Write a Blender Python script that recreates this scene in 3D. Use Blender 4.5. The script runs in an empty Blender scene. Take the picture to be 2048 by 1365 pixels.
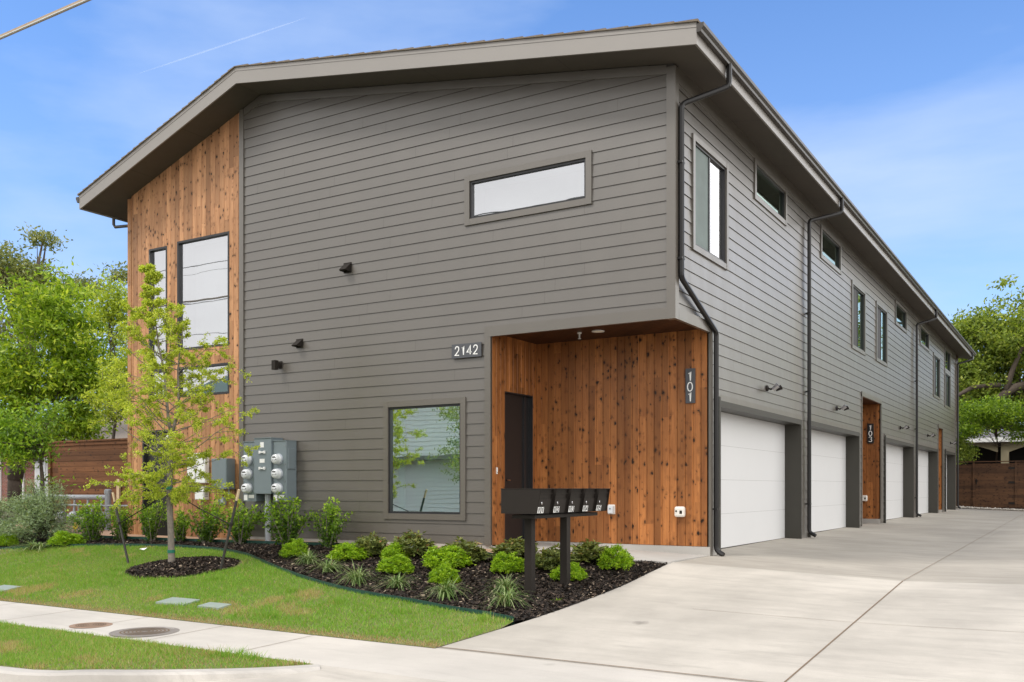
import bpy, math, random
import numpy as np
from mathutils import Vector, Matrix
random.seed(7); rng = np.random.default_rng(7)
R = math.radians
SC = bpy.context.scene
COL = SC.collection

# ------------------------------------------------------------------ camera
CAM = Vector((4.938, -12.430, 1.02)); YAW = R(31.4407)
cd = bpy.data.cameras.new('camera'); cam = bpy.data.objects.new('camera', cd); COL.objects.link(cam)
cam.location = CAM; cam.rotation_euler = (R(90), 0, YAW)
cd.sensor_width = 36; cd.lens = 1881/2048*36; cd.shift_y = (977-682.5)/2048
cd.clip_start = .1; cd.clip_end = 20000
SC.camera = cam
# ------------------------------------------------------------------ world
SUN_EL = 52; SUN_AZ = 215          # azimuth clockwise from +Y
W = bpy.data.worlds.new('World'); SC.world = W; W.use_nodes = True
nt = W.node_tree; nt.nodes.clear()
def N(t, ty, **k):
    n = t.nodes.new(ty)
    for a, b in k.items(): setattr(n, a, b)
    return n
sky = N(nt, 'ShaderNodeTexSky', sky_type='NISHITA', sun_disc=False)
sky.sun_elevation = R(SUN_EL); sky.sun_rotation = R(SUN_AZ); sky.air_density = 1.0; sky.dust_density = .6; sky.ozone_density = 1.6
bg = N(nt, 'ShaderNodeBackground'); out = N(nt, 'ShaderNodeOutputWorld')
tc = N(nt, 'ShaderNodeTexCoord'); sep = N(nt, 'ShaderNodeSeparateXYZ')
nt.links.new(tc.outputs['Generated'], sep.inputs[0])
def WM(op, a, b=None, c=None, clamp=False):
    m = N(nt, 'ShaderNodeMath', operation=op); m.use_clamp = clamp
    for i, v in enumerate((a, b, c)):
        if v is None: continue
        if isinstance(v, (int, float)): m.inputs[i].default_value = v
        else: nt.links.new(v, m.inputs[i])
    return m.outputs[0]
zc = WM('MAXIMUM', sep.outputs[2], 0.0)
# lift the blue of the clear part of the sky
hs = N(nt, 'ShaderNodeMix', data_type='RGBA', blend_type='MULTIPLY'); hs.inputs[0].default_value = 1
nt.links.new(sky.outputs[0], hs.inputs[6]); hs.inputs[7].default_value = (1.00, 1.66, 2.42, 1)
# wisps
mp = N(nt, 'ShaderNodeMapping'); mp.inputs['Scale'].default_value = (1.3, 2.2, 6.0); mp.inputs['Rotation'].default_value = (0, 0, R(25))
nz = N(nt, 'ShaderNodeTexNoise'); nz.inputs['Scale'].default_value = 1.3; nz.inputs['Detail'].default_value = 6; nz.inputs['Roughness'].default_value = .52
nt.links.new(tc.outputs['Generated'], mp.inputs[0]); nt.links.new(mp.outputs[0], nz.inputs[0])
wisp = WM('MULTIPLY', WM('SUBTRACT', nz.outputs[0], .43, clamp=True), 2.3, clamp=True)
horiz = WM('POWER', WM('SUBTRACT', 1.0, zc), 3.2)
low = WM('MULTIPLY', horiz, .70)
# unseen white cloud added behind and right of camera to light walls and windows
cl = WM('MAXIMUM', WM('MULTIPLY', WM('SUBTRACT', .32, sep.outputs[1]), 3.0, clamp=True), WM('MULTIPLY', WM('SUBTRACT', sep.outputs[0], .04), 4.0, clamp=True))
fac = WM('MAXIMUM', WM('ADD', WM('MULTIPLY', wisp, .8), low, clamp=True), cl)
ccol = N(nt, 'ShaderNodeMix', data_type='RGBA'); nt.links.new(cl, ccol.inputs[0])
ccol.inputs[6].default_value = (7.0, 8.5, 11.4, 1)
cc2 = N(nt, 'ShaderNodeMix', data_type='RGBA'); nt.links.new(nz.outputs[0], cc2.inputs[0]); cc2.inputs[6].default_value = (9.0, 8.95, 8.95, 1); cc2.inputs[7].default_value = (17.0, 16.8, 16.6, 1); nt.links.new(cc2.outputs[2], ccol.inputs[7])
mx = N(nt, 'ShaderNodeMix', data_type='RGBA'); nt.links.new(fac, mx.inputs[0])
nt.links.new(hs.outputs[2], mx.inputs[6]); nt.links.new(ccol.outputs[2], mx.inputs[7])
ex = N(nt, 'ShaderNodeMix', data_type='RGBA', blend_type='MULTIPLY'); nt.links.new(WM('MULTIPLY', WM('SUBTRACT', sep.outputs[0], .04), 3.0, clamp=True), ex.inputs[0])
nt.links.new(mx.outputs[2], ex.inputs[6]); ex.inputs[7].default_value = (1.75, 1.74, 1.72, 1)      # added boost: unseen eastern cloud made brightest to light the side wall
nt.links.new(ex.outputs[2], bg.inputs[0]); bg.inputs[1].default_value = .1
nt.links.new(bg.outputs[0], out.inputs[0])
# ------------------------------------------------------------------ sun
sl = bpy.data.lights.new('sun', 'SUN'); so = bpy.data.objects.new('sun', sl); COL.objects.link(so)
sl.energy = 2.1; sl.angle = R(13); sl.color = (1, .96, .91)
a = R(SUN_AZ); e = R(SUN_EL)
sd = Vector((math.sin(a)*math.cos(e), math.cos(a)*math.cos(e), math.sin(e)))
so.rotation_euler = sd.to_track_quat('Z', 'Y').to_euler(); so.location = (0, -20, 30)
SC.view_settings.view_transform = 'Standard'; SC.view_settings.look = 'None'
SC.view_settings.exposure = -.03; SC.view_settings.gamma = 1
SC.render.engine = 'CYCLES'
SC.cycles.max_bounces = 6; SC.cycles.transparent_max_bounces = 12

# ------------------------------------------------------------------ ground heights
XV = 3.0
def base0(X): return np.interp(X, [-3.2, -.3, 0., XV, XV+3, XV+8], [.06, -.01, -.02, -.13, -.07, 0.])
def gz(X, Y):
    X = np.asarray(X, float); Y = np.asarray(Y, float)
    b = base0(X)
    t = np.clip(-Y/4.84, 0, 1)
    z = b + (-.58-b)*t + .1*np.clip(Y/33, 0, 1)
    z = z - .02*np.clip((-4.84-Y)/1.31, 0, 1) - .04*np.clip((-6.15-Y)/1.5, 0, 1)
    return z
def g1(x, y): return float(gz(x, y))

# ------------------------------------------------------------------ object helpers
def tag(o, label=None, cat=None, group=None, kind=None):
    if label: o['label'] = label
    if cat: o['category'] = cat
    if group: o['group'] = group
    if kind: o['kind'] = kind
    return o
def empty(name, loc, label=None, cat=None, group=None):
    o = bpy.data.objects.new(name, None); COL.objects.link(o); o.location = loc
    o.empty_display_size = .2
    return tag(o, label, cat, group)
WL = {}
class MB:
    def __init__(s): s.v = []; s.f = []; s.m = []; s.t = None
    def face(s, pts, m=0):
        i = len(s.v); s.v += [tuple(p) for p in pts]; s.f.append(tuple(range(i, i+len(pts)))); s.m.append(m); return s
    def mesh(s, V, F, m=0):
        i = len(s.v); s.v += [tuple(p) for p in V]; s.f += [tuple(k+i for k in f) for f in F]; s.m += [m]*len(F); return s
    def box(s, x0, y0, z0, x1, y1, z1, m=0, P=None):
        if x0 > x1: x0, x1 = x1, x0
        if y0 > y1: y0, y1 = y1, y0
        if z0 > z1: z0, z1 = z1, z0
        V = [(x0,y0,z0),(x1,y0,z0),(x1,y1,z0),(x0,y1,z0),(x0,y0,z1),(x1,y0,z1),(x1,y1,z1),(x0,y1,z1)]
        if P: V = [P(*q) for q in V]
        return s.mesh(V, [(0,3,2,1),(4,5,6,7),(0,1,5,4),(1,2,6,5),(2,3,7,6),(3,0,4,7)], m)
    def tube(s, pts, rad, n=8, m=0, cap=True):
        pts = [Vector(p) for p in pts]
        if not hasattr(rad, '__len__'): rad = [rad]*len(pts)
        V = []; F = []; up = None
        for i, p in enumerate(pts):
            d = (pts[min(i+1, len(pts)-1)] - pts[max(i-1, 0)])
            d = d.normalized() if d.length > 1e-9 else Vector((0, 0, 1))
            if up is None: up = Vector((0, 1, 0)) if abs(d.z) > .9 else Vector((0, 0, 1))
            a = d.cross(up)
            a = a.normalized() if a.length > 1e-6 else d.orthogonal().normalized()
            b = a.cross(d).normalized(); up = b
            for k in range(n):
                q = 2*math.pi*(k+.5)/n
                V.append(p + (a*math.cos(q) + b*math.sin(q))*rad[i])
        for i in range(len(pts)-1):
            for k in range(n):
                k2 = (k+1) % n
                F.append((i*n+k, i*n+k2, (i+1)*n+k2, (i+1)*n+k))
        if cap: F.append(tuple(range(n))[::-1]); F.append(tuple((len(pts)-1)*n+k for k in range(n)))
        return s.mesh(V, F, m)
    def lathe(s, c, prof, n=16, axis='Z', m=0):
        V = []; F = []
        for r, h in prof:
            for k in range(n):
                q = 2*math.pi*k/n; x, y = r*math.cos(q), r*math.sin(q)
                V.append({'Z': (c[0]+x, c[1]+y, c[2]+h), 'Y': (c[0]+x, c[1]-h, c[2]+y), 'X': (c[0]+h, c[1]+x, c[2]+y)}[axis])
        for i in range(len(prof)-1):
            for k in range(n): F.append((i*n+k, i*n+(k+1)%n, (i+1)*n+(k+1)%n, (i+1)*n+k))
        F.append(tuple(range(n))); F.append(tuple((len(prof)-1)*n+k for k in range(n)))
        return s.mesh(V, F, m)
    def build(s, name, mats, parent=None, org=None, smooth=False, bevel=0):
        if not isinstance(mats, (list, tuple)): mats = [mats]
        pw = WL.get(parent, Vector((0, 0, 0))) if parent else Vector((0, 0, 0))
        ow = Vector(org) if org is not None else pw
        me = bpy.data.meshes.new(name)
        me.from_pydata([(x-ow.x, y-ow.y, z-ow.z) for x, y, z in s.v], [], s.f)
        for m in mats: me.materials.append(m)
        me.polygons.foreach_set('material_index', s.m)
        if smooth: me.polygons.foreach_set('use_smooth', [True]*len(me.polygons))
        o = bpy.data.objects.new(name, me); COL.objects.link(o)
        if parent: o.parent = parent
        o.location = ow - pw; WL[o] = ow
        if bevel:
            b = o.modifiers.new('b', 'BEVEL'); b.width = bevel; b.segments = 2; b.limit_method = 'ANGLE'; b.angle_limit = R(40)
        return o
def thing(name, loc, label, cat, group=None):
    o = empty(name, loc, label, cat, group); WL[o] = Vector(loc); return o
def fastmesh(name, V, F, mats, tint=None, parent=None, org=None, mi=None, smooth=False):
    V = np.asarray(V, np.float32); F = np.asarray(F, np.int32)
    pw = WL.get(parent, Vector((0, 0, 0))) if parent else Vector((0, 0, 0))
    ow = Vector(org) if org is not None else pw
    V = V - np.array(ow, np.float32)
    me = bpy.data.meshes.new(name); k = F.shape[1]
    me.vertices.add(len(V)); me.vertices.foreach_set('co', V.ravel())
    me.loops.add(F.size); me.loops.foreach_set('vertex_index', F.ravel())
    me.polygons.add(len(F)); me.polygons.foreach_set('loop_start', np.arange(len(F), dtype=np.int32)*k)
    if not isinstance(mats, (list, tuple)): mats = [mats]
    for m in mats: me.materials.append(m)
    if mi is not None: me.polygons.foreach_set('material_index', np.asarray(mi, np.int32))
    if smooth: me.polygons.foreach_set('use_smooth', np.ones(len(F), bool))
    if tint is not None:
        at = me.attributes.new('tint', 'FLOAT', 'POINT'); at.data.foreach_set('value', np.asarray(tint, np.float32))
    me.update(calc_edges=True)
    o = bpy.data.objects.new(name, me); COL.objects.link(o)
    if parent: o.parent = parent
    o.location = ow - pw; WL[o] = ow
    return o
def copy_tree(o, parent=None):
    c = o.copy(); COL.objects.link(c); c.parent = parent
    for k in [q for q in ALLCH(o)]: copy_tree(k, c)
    return c
def ALLCH(o): return [q for q in list(COL.objects) if q.parent == o]

# ------------------------------------------------------------------ materials
class M:
    def __init__(s, name):
        s.m = bpy.data.materials.new(name); s.m.use_nodes = True; s.t = s.m.node_tree
        s.b = s.t.nodes['Principled BSDF']; s.o = s.t.nodes['Material Output']; s._tc = None
    def n(s, ty, **k): return N(s.t, ty, **k)
    def l(s, a, b): s.t.links.new(a, b)
    @property
    def pos(s):
        if s._tc is None: s._tc = s.n('ShaderNodeTexCoord')
        return s._tc.outputs['Object']
    def val(s, inp, v):
        if isinstance(v, (int, float)): inp.default_value = v
        else: s.l(v, inp)
    def math(s, op, a, b=None, clamp=False):
        m = s.n('ShaderNodeMath', operation=op); m.use_clamp = clamp
        s.val(m.inputs[0], a)
        if b is not None: s.val(m.inputs[1], b)
        return m.outputs[0]
    def scaled(s, sx, sy, sz, v=None):
        m = s.n('ShaderNodeMapping'); m.inputs['Scale'].default_value = (sx, sy, sz); s.l(v or s.pos, m.inputs[0]); return m.outputs[0]
    def noise(s, scale, detail=4, rough=.55, v=None):
        n = s.n('ShaderNodeTexNoise'); n.inputs['Scale'].default_value = scale; n.inputs['Detail'].default_value = detail
        n.inputs['Roughness'].default_value = rough; s.l(v or s.pos, n.inputs[0]); return n.outputs[0]
    def ramp(s, f, stops):
        r = s.n('ShaderNodeValToRGB'); s.l(f, r.inputs[0]); e = r.color_ramp.elements
        while len(e) < len(stops): e.new(.5)
        for q, (p, c) in zip(e, stops):
            q.position = p; q.color = (c, c, c, 1) if isinstance(c, (int, float)) else (*c, 1)
        return r.outputs[0]
    def mix(s, f, a, b, mode='MIX'):
        m = s.n('ShaderNodeMix', data_type='RGBA', blend_type=mode); s.val(m.inputs[0], f)
        for i, v in ((6, a), (7, b)):
            if isinstance(v, tuple): m.inputs[i].default_value = (*v, 1)
            else: s.l(v, m.inputs[i])
        return m.outputs[2]
    def bump(s, h, strength=.3, dist=.01):
        b = s.n('ShaderNodeBump'); b.inputs['Strength'].default_value = strength; b.inputs['Distance'].default_value = dist
        s.l(h, b.inputs['Height']); s.l(b.outputs[0], s.b.inputs['Normal'])
    def col(s, c):
        if isinstance(c, tuple): s.b.inputs['Base Color'].default_value = (*c, 1)
        else: s.l(c, s.b.inputs['Base Color'])
def plain(name, c, rough=.5, metal=0, var=.12, scale=6, spec=.5, bump=0):
    m = M(name)
    f = m.noise(scale, 5)
    m.col(m.mix(f, tuple(x*(1-var) for x in c), tuple(min(1, x*(1+var)) for x in c)))
    m.b.inputs['Roughness'].default_value = rough; m.b.inputs['Metallic'].default_value = metal
    m.b.inputs['Specular IOR Level'].default_value = spec
    if bump: m.bump(m.noise(scale*12, 4), bump, .004)
    return m.m
def siding_mat(name, c, rough=.36):
    m = M(name)
    f = m.noise(.7, 4); g = m.noise(3, 5, v=m.scaled(1, 1, .25))
    grain = m.noise(30, 4, .6, v=m.scaled(.12, .12, 2.2))
    fl = m.math('FLOOR', m.math('DIVIDE', m.math('SUBTRACT', m.sep(), .0904), .1778)) if False else None
    cc = m.mix(f, tuple(x*.9 for x in c), tuple(x*1.12 for x in c))
    cc = m.mix(m.math('MULTIPLY', g, .35), cc, tuple(x*1.25 for x in c))
    m.col(cc)
    rr = m.n('ShaderNodeMapRange'); m.l(g, rr.inputs[0]); rr.inputs[3].default_value = rough-.1; rr.inputs[4].default_value = rough+.16
    m.l(rr.outputs[0], m.b.inputs['Roughness']); m.b.inputs['Specular IOR Level'].default_value = .8; m.b.inputs['IOR'].default_value = 1.55; m.b.inputs['Coat Weight'].default_value = .45; m.b.inputs['Coat Roughness'].default_value = .28
    m.bump(grain, .25, .002)
    return m.m
def cedar_mat(name, w, off, light, dark, horiz=False, knots=1.0, rough=.5):
    m = M(name)
    sp = m.n('ShaderNodeSeparateXYZ'); m.l(m.pos, sp.inputs[0])
    if horiz: u = sp.outputs[2]; v = m.math('ADD', sp.outputs[0], sp.outputs[1])
    else: u = m.math('ADD', sp.outputs[0], sp.outputs[1]); v = sp.outputs[2]
    ub = m.math('DIVIDE', m.math('SUBTRACT', u, off), w)
    idx = m.math('FLOOR', ub); fr = m.math('FRACT', ub)
    wn = m.n('ShaderNodeTexWhiteNoise', noise_dimensions='1D'); m.l(idx, wn.inputs['W'])
    wn2 = m.n('ShaderNodeTexWhiteNoise', noise_dimensions='1D'); m.l(m.math('ADD', idx, 31.7), wn2.inputs['W'])
    # vertical joints: change of board along its length
    seg = m.math('FLOOR', m.math('ADD', m.math('DIVIDE', v, 2.9), m.math('MULTIPLY', wn2.outputs[0], 9.0)))
    wn3 = m.n('ShaderNodeTexWhiteNoise', noise_dimensions='2D')
    cb = m.n('ShaderNodeCombineXYZ'); m.l(idx, cb.inputs[0]); m.l(seg, cb.inputs[1]); m.l(cb.outputs[0], wn3.inputs['Vector'])
    rnd = wn3.outputs[0]
    # grain coordinate
    gc = m.n('ShaderNodeCombineXYZ'); m.l(m.math('MULTIPLY', fr, w), gc.inputs[0]); m.l(m.math('ADD', m.math('MULTIPLY', idx, 3.7), m.math('MULTIPLY', seg, 1.3)), gc.inputs[1]); m.l(v, gc.inputs[2])
    g1_ = m.noise(60, 4, .6, v=m.scaled(1, 1, .035, gc.outputs[0]))
    g2_ = m.noise(9, 4, .6, v=m.scaled(1, 1, .12, gc.outputs[0]))
    base = m.mix(rnd, tuple(x*.58 for x in light), tuple(x*1.22 for x in light))
    base = m.mix(m.ramp(g2_, [(.35, 0), (.75, .55)]), base, dark)
    base = m.mix(m.ramp(g1_, [(.45, 0), (.8, .5)]), base, dark)
    # knots
    dist = m.n('ShaderNodeTexNoise'); dist.inputs['Scale'].default_value = 14; dist.inputs['Detail'].default_value = 3; m.l(gc.outputs[0], dist.inputs[0])
    kc = m.n('ShaderNodeVectorMath', operation='ADD'); m.l(m.scaled(13, 1, 8.5, gc.outputs[0]), kc.inputs[0])
    dv = m.n('ShaderNodeVectorMath', operation='SCALE'); m.l(dist.outputs['Color'], dv.inputs[0]); dv.inputs['Scale'].default_value = .85; m.l(dv.outputs[0], kc.inputs[1])
    vo = m.n('ShaderNodeTexVoronoi', feature='F1'); vo.inputs['Scale'].default_value = 1.0; vo.inputs['Randomness'].default_value = 1; m.l(kc.outputs[0], vo.inputs['Vector'])
    sepc = m.n('ShaderNodeSeparateColor'); m.l(vo.outputs['Color'], sepc.inputs[0])
    size = m.math('ADD', m.math('MULTIPLY', m.math('POWER', sepc.outputs[0], 1.4), .25*knots), .045*knots)
    k = m.math('SUBTRACT', 1.0, m.math('DIVIDE', vo.outputs['Distance'], size), clamp=True)
    halo = m.math('SUBTRACT', 1.0, m.math('DIVIDE', vo.outputs['Distance'], m.math('MULTIPLY', size, 2.2)), clamp=True)
    base = m.mix(m.math('MULTIPLY', halo, .75), base, tuple(x*.55 for x in dark))
    base = m.mix(m.math('MULTIPLY', k, 2.0, clamp=True), base, (.018, .008, .004))
    m.col(base)
    m.b.inputs['Roughness'].default_value = rough; m.b.inputs['Specular IOR Level'].default_value = .35
    m.bump(g1_, .25, .002)
    return m.m
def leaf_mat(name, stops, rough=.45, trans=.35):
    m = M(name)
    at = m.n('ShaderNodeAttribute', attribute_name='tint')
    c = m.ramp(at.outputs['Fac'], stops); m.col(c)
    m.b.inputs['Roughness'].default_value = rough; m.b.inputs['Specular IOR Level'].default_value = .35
    tr = m.n('ShaderNodeBsdfTranslucent'); m.l(m.mix(1.0, c, (1.25, 1.2, .55), 'MULTIPLY'), tr.inputs[0])
    mx = m.n('ShaderNodeMixShader'); mx.inputs[0].default_value = trans
    m.l(m.b.outputs[0], mx.inputs[1]); m.l(tr.outputs[0], mx.inputs[2]); m.l(mx.outputs[0], m.o.inputs[0])
    return m.m
def glass_mat(name, refl=.45, tint=(.86, .95, .9), rough=.0, wave=.0, gtint=(.90, .91, .94)):
    m = M(name); m.t.nodes.remove(m.b)
    gl = m.n('ShaderNodeBsdfGlossy'); gl.inputs['Roughness'].default_value = rough; gl.inputs[0].default_value = (*gtint, 1)
    tr = m.n('ShaderNodeBsdfTransparent'); tr.inputs[0].default_value = (*tint, 1)
    fr = m.n('ShaderNodeFresnel'); fr.inputs[0].default_value = 1.5
    f = m.math('ADD', m.math('MULTIPLY', fr.outputs[0], .9), refl, clamp=True)
    mx = m.n('ShaderNodeMixShader'); m.l(f, mx.inputs[0]); m.l(tr.outputs[0], mx.inputs[1]); m.l(gl.outputs[0], mx.inputs[2]); m.l(mx.outputs[0], m.o.inputs[0])
    if wave:
        b = m.n('ShaderNodeBump'); b.inputs['Strength'].default_value = wave; b.inputs['Distance'].default_value = .02
        m.l(m.noise(1.6, 1), b.inputs['Height']); m.l(b.outputs[0], gl.inputs['Normal'])
    return m.m
def concrete_mat(name, c, streak=.5, stain=1.0, ang=0):
    m = M(name)
    big = m.noise(.55, 6, .6); mp = m.n('ShaderNodeMapping'); mp.inputs['Rotation'].default_value = (0, 0, ang); mp.inputs['Scale'].default_value = (.5, 3.0, 1); m.l(m.pos, mp.inputs[0])
    st = m.noise(1.6, 6, .65, v=mp.outputs[0]); fine = m.noise(90, 5, .7); mid = m.noise(2.6, 6, .62, v=mp.outputs[0])
    cc = m.mix(m.ramp(big, [(.36, 0), (.62, 1)]), tuple(x*(1-.17*stain) for x in c), tuple(x*1.06 for x in c))
    cc = m.mix(m.ramp(st, [(.47, 0), (.68, .50*streak)]), cc, tuple(x*.66 for x in c))
    cc = m.mix(m.ramp(mid, [(.56, 0), (.70, .42*stain)]), cc, tuple(x*.72 for x in c))
    cc = m.mix(m.ramp(fine, [(.3, .18), (.62, 0)]), cc, tuple(x*.55 for x in c))
    vo = m.n('ShaderNodeTexVoronoi', feature='F1'); vo.inputs['Scale'].default_value = 1.1; m.l(m.pos, vo.inputs['Vector'])
    dn = m.math('ADD', vo.outputs['Distance'], m.math('MULTIPLY', m.noise(16, 4), .10)); sc_ = m.n('ShaderNodeSeparateColor'); m.l(vo.outputs['Color'], sc_.inputs[0])
    sp_ = m.math('MULTIPLY', m.math('SUBTRACT', m.math('MULTIPLY', m.math('POWER', sc_.outputs[0], 3.0), .16), m.math('SUBTRACT', dn, .03)), 14.0, clamp=True)
    cc = m.mix(m.math('MULTIPLY', sp_, .55*stain), cc, tuple(x*.42 for x in c))
    m.col(cc); m.b.inputs['Roughness'].default_value = .85; m.b.inputs['Specular IOR Level'].default_value = .25
    m.bump(fine, .35, .003)
    return m.m
SID = (.097, .086, .0725)
m_sid = siding_mat('siding_paint', SID)
m_trim = siding_mat('trim_paint', (.107, .094, .077), .38)
m_jamb = plain('jamb_paint', (.036, .033, .025), .5)
m_fas = siding_mat('fascia_paint', (.215, .196, .175), .45)
m_sof = plain('soffit_paint', (.082, .069, .056), .6)
m_butt_shade = plain('board_edge_shade', (.030, .020, .014), .9)  # bare cut edge, darkened further to paint in the shadow line under each lap
m_back = plain('backing_dark', (.04, .035, .03), .8)
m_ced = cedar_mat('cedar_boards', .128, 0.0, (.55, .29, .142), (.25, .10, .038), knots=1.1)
m_ced_shade = cedar_mat('cedar_boards_shaded', .128, 0.0, (.44, .172, .052), (.13, .036, .010), knots=1.15, rough=.42)  # same cedar as the left panel, with recess shade painted into the colour
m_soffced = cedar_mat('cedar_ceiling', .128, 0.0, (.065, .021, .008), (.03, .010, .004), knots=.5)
m_fence = cedar_mat('fence_boards', .14, 0.02, (.19, .082, .032), (.07, .026, .009), horiz=True, knots=.9, rough=.7)
m_fence2 = cedar_mat('fence_boards_rear', .14, 0.02, (.12, .056, .024), (.04, .016, .008), horiz=True, knots=1.2, rough=.7)
m_shing = plain('shingles', (.19, .155, .12), .9, var=.35, scale=18, bump=.4)
m_frame = plain('window_frame_black', (.022, .022, .024), .35)
m_black = plain('black_metal', (.022, .018, .015), .6, var=.1, spec=.2)
m_gutter = plain('gutter_metal', (.045, .038, .033), .35, var=.1)
m_dsp = plain('downspout_metal', (.014, .013, .013), .34, var=.1, spec=.4)
m_door = plain('garage_door_white', (.66, .66, .665), .42, var=.02, scale=2, bump=.12)
m_sline = plain('door_section_line', (.42, .42, .41), .7)
m_ddoor = plain('entry_door_dark', (.020, .018, .018), .35)
m_white = plain('white_plastic', (.80, .80, .79), .4, var=.03)
m_offw = plain('warm_white_plastic', (.75, .72, .66), .4, var=.05)
m_grey = plain('grey_enclosure', (.185, .225, .245), .42, var=.06, metal=.1)
m_pvc = plain('grey_conduit', (.40, .43, .48), .4, var=.05)
m_mgl = plain('meter_glass', (.62, .64, .66), .12, var=.08)
m_chrome = plain('chrome', (.55, .55, .58), .15, metal=1)
m_letter = plain('letters_white', (.85, .85, .83), .5, var=.01)
m_plaq = plain('plaque_charcoal', (.075, .078, .088), .55)
m_plaqb = plain('plaque_black', (.012, .012, .013), .5)
m_lamp = plain('light_diffuser', (.85, .80, .70), .5)
m_galv = plain('galvanised_pipe', (.36, .38, .41), .45, metal=.3, var=.15, scale=20)
m_edge = plain('green_edging', (.012, .055, .042), .45, var=.2)
m_woodraw = plain('raw_wood_tip', (.60, .46, .29), .7, var=.2, scale=30)
m_stake = plain('stake_wood_dark', (.045, .042, .038), .7)
m_bark = plain('bark_grey', (.22, .19, .16), .9, var=.45, scale=22, bump=.8)
m_barkd = plain('bark_dark', (.085, .065, .05), .9, var=.4, scale=14, bump=.8)
m_tape = plain('green_tape', (.01, .16, .10), .4)
m_cable_t = plain('cable_tan', (.40, .30, .20), .6); m_cable_w = plain('cable_grey', (.62, .62, .6), .5)
m_brick = M('brick')
bt = m_brick.n('ShaderNodeTexBrick'); bt.inputs['Scale'].default_value = 4.2; bt.inputs['Color1'].default_value = (.25, .06, .035, 1); bt.inputs['Color2'].default_value = (.16, .05, .035, 1); bt.inputs['Mortar'].default_value = (.4, .36, .32, 1)
_c = m_brick.n('ShaderNodeCombineXYZ'); _s = m_brick.n('ShaderNodeSeparateXYZ'); m_brick.l(m_brick.pos, _s.inputs[0]); m_brick.l(_s.outputs[0], _c.inputs[0]); m_brick.l(_s.outputs[2], _c.inputs[1]); m_brick.l(_c.outputs[0], bt.inputs[0])
m_brick.col(bt.outputs[0]); m_brick.b.inputs['Roughness'].default_value = .85; m_brick = m_brick.m
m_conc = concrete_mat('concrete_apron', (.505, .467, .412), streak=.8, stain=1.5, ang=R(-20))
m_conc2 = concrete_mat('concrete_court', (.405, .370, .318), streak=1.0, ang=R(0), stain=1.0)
m_walk = concrete_mat('concrete_sidewalk', (.53, .495, .447), streak=.35, stain=.7)
m_curb = concrete_mat('concrete_curb', (.50, .47, .43), streak=1.2, stain=1.5)
m_stoop = concrete_mat('concrete_stoop', (.46, .44, .41), streak=.4)
m_joint = plain('joint_dark', (.17, .115, .07), .95, var=.3)
m_asph = plain('asphalt', (.05, .05, .052), .9, var=.2, scale=40, bump=.5)
m_soil = plain('soil', (.10, .075, .05), .95, var=.3, scale=5, bump=.5)
m_mulchg = plain('mulch_ground', (.014, .010, .008), .95, var=.4, scale=40, bump=1)
m_gravel = plain('gravel_tan', (.42, .27, .18), .95, var=.35, scale=60, bump=1)
m_lid = plain('green_lid', (.26, .31, .275), .7, var=.1)
m_rust = plain('rust_iron', (.30, .20, .14), .8, var=.3, scale=14); m_iron = plain('grey_iron', (.23, .205, .185), .7, var=.3, scale=14)
m_lawng = M('lawn_ground'); m_lawng.col(m_lawng.mix(m_lawng.noise(2.2, 6), (.11, .16, .035), (.20, .17, .075))); m_lawng.b.inputs['Roughness'].default_value = .95; m_lawng = m_lawng.m
m_grass = leaf_mat('grass_blades', [(0, (.30, .18, .09)), (.10, (.54, .40, .21)), (.20, (.44, .42, .15)), (.35, (.24, .41, .05)), (.75, (.16, .34, .03)), (1, (.42, .58, .10))], trans=.35)
m_lf_lime = leaf_mat('leaf_lime', [(0, (.07, .15, .008)), (.5, (.27, .46, .018)), (1, (.60, .76, .05))], trans=.35)
m_lf_dark = leaf_mat('leaf_olive_red', [(0, (.05, .07, .018)), (.5, (.16, .20, .045)), (.8, (.27, .26, .07)), (1, (.34, .15, .07))], trans=.2)
m_lf_tall = leaf_mat('leaf_privet', [(0, (.04, .09, .014)), (.45, (.17, .31, .025)), (1, (.55, .76, .07))], trans=.4)
m_lf_grey = leaf_mat('leaf_greygreen', [(0, (.12, .18, .09)), (.6, (.30, .40, .22)), (1, (.48, .58, .34))], trans=.35)
m_lf_lir = leaf_mat('leaf_variegated', [(0, (.16, .11, .05)), (.12, (.06, .12, .03)), (.55, (.14, .235, .06)), (.82, (.24, .34, .11)), (1, (.46, .52, .27))], trans=.2)
m_lf_elm = leaf_mat('leaf_elm', [(0, (.20, .30, .03)), (.5, (.50, .60, .06)), (1, (.80, .82, .14))], trans=.4)
m_lf_tree = leaf_mat('leaf_tree_green', [(0, (.06, .12, .012)), (.45, (.28, .43, .03)), (1, (.85, .90, .14))], trans=.5)
m_lf_back = leaf_mat('leaf_tree_olive', [(0, (.06, .09, .03)), (.5, (.19, .23, .07)), (1, (.42, .42, .15))], trans=.4)
m_lf_oak = leaf_mat('leaf_oak', [(0, (.05, .08, .018)), (.5, (.25, .34, .055)), (1, (.68, .72, .18))], trans=.5)
m_chip = leaf_mat('mulch_chips', [(0, (.010, .008, .006)), (.65, (.034, .023, .017)), (.92, (.085, .058, .041)), (1, (.42, .33, .24))], rough=.8, trans=0.0)

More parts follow.
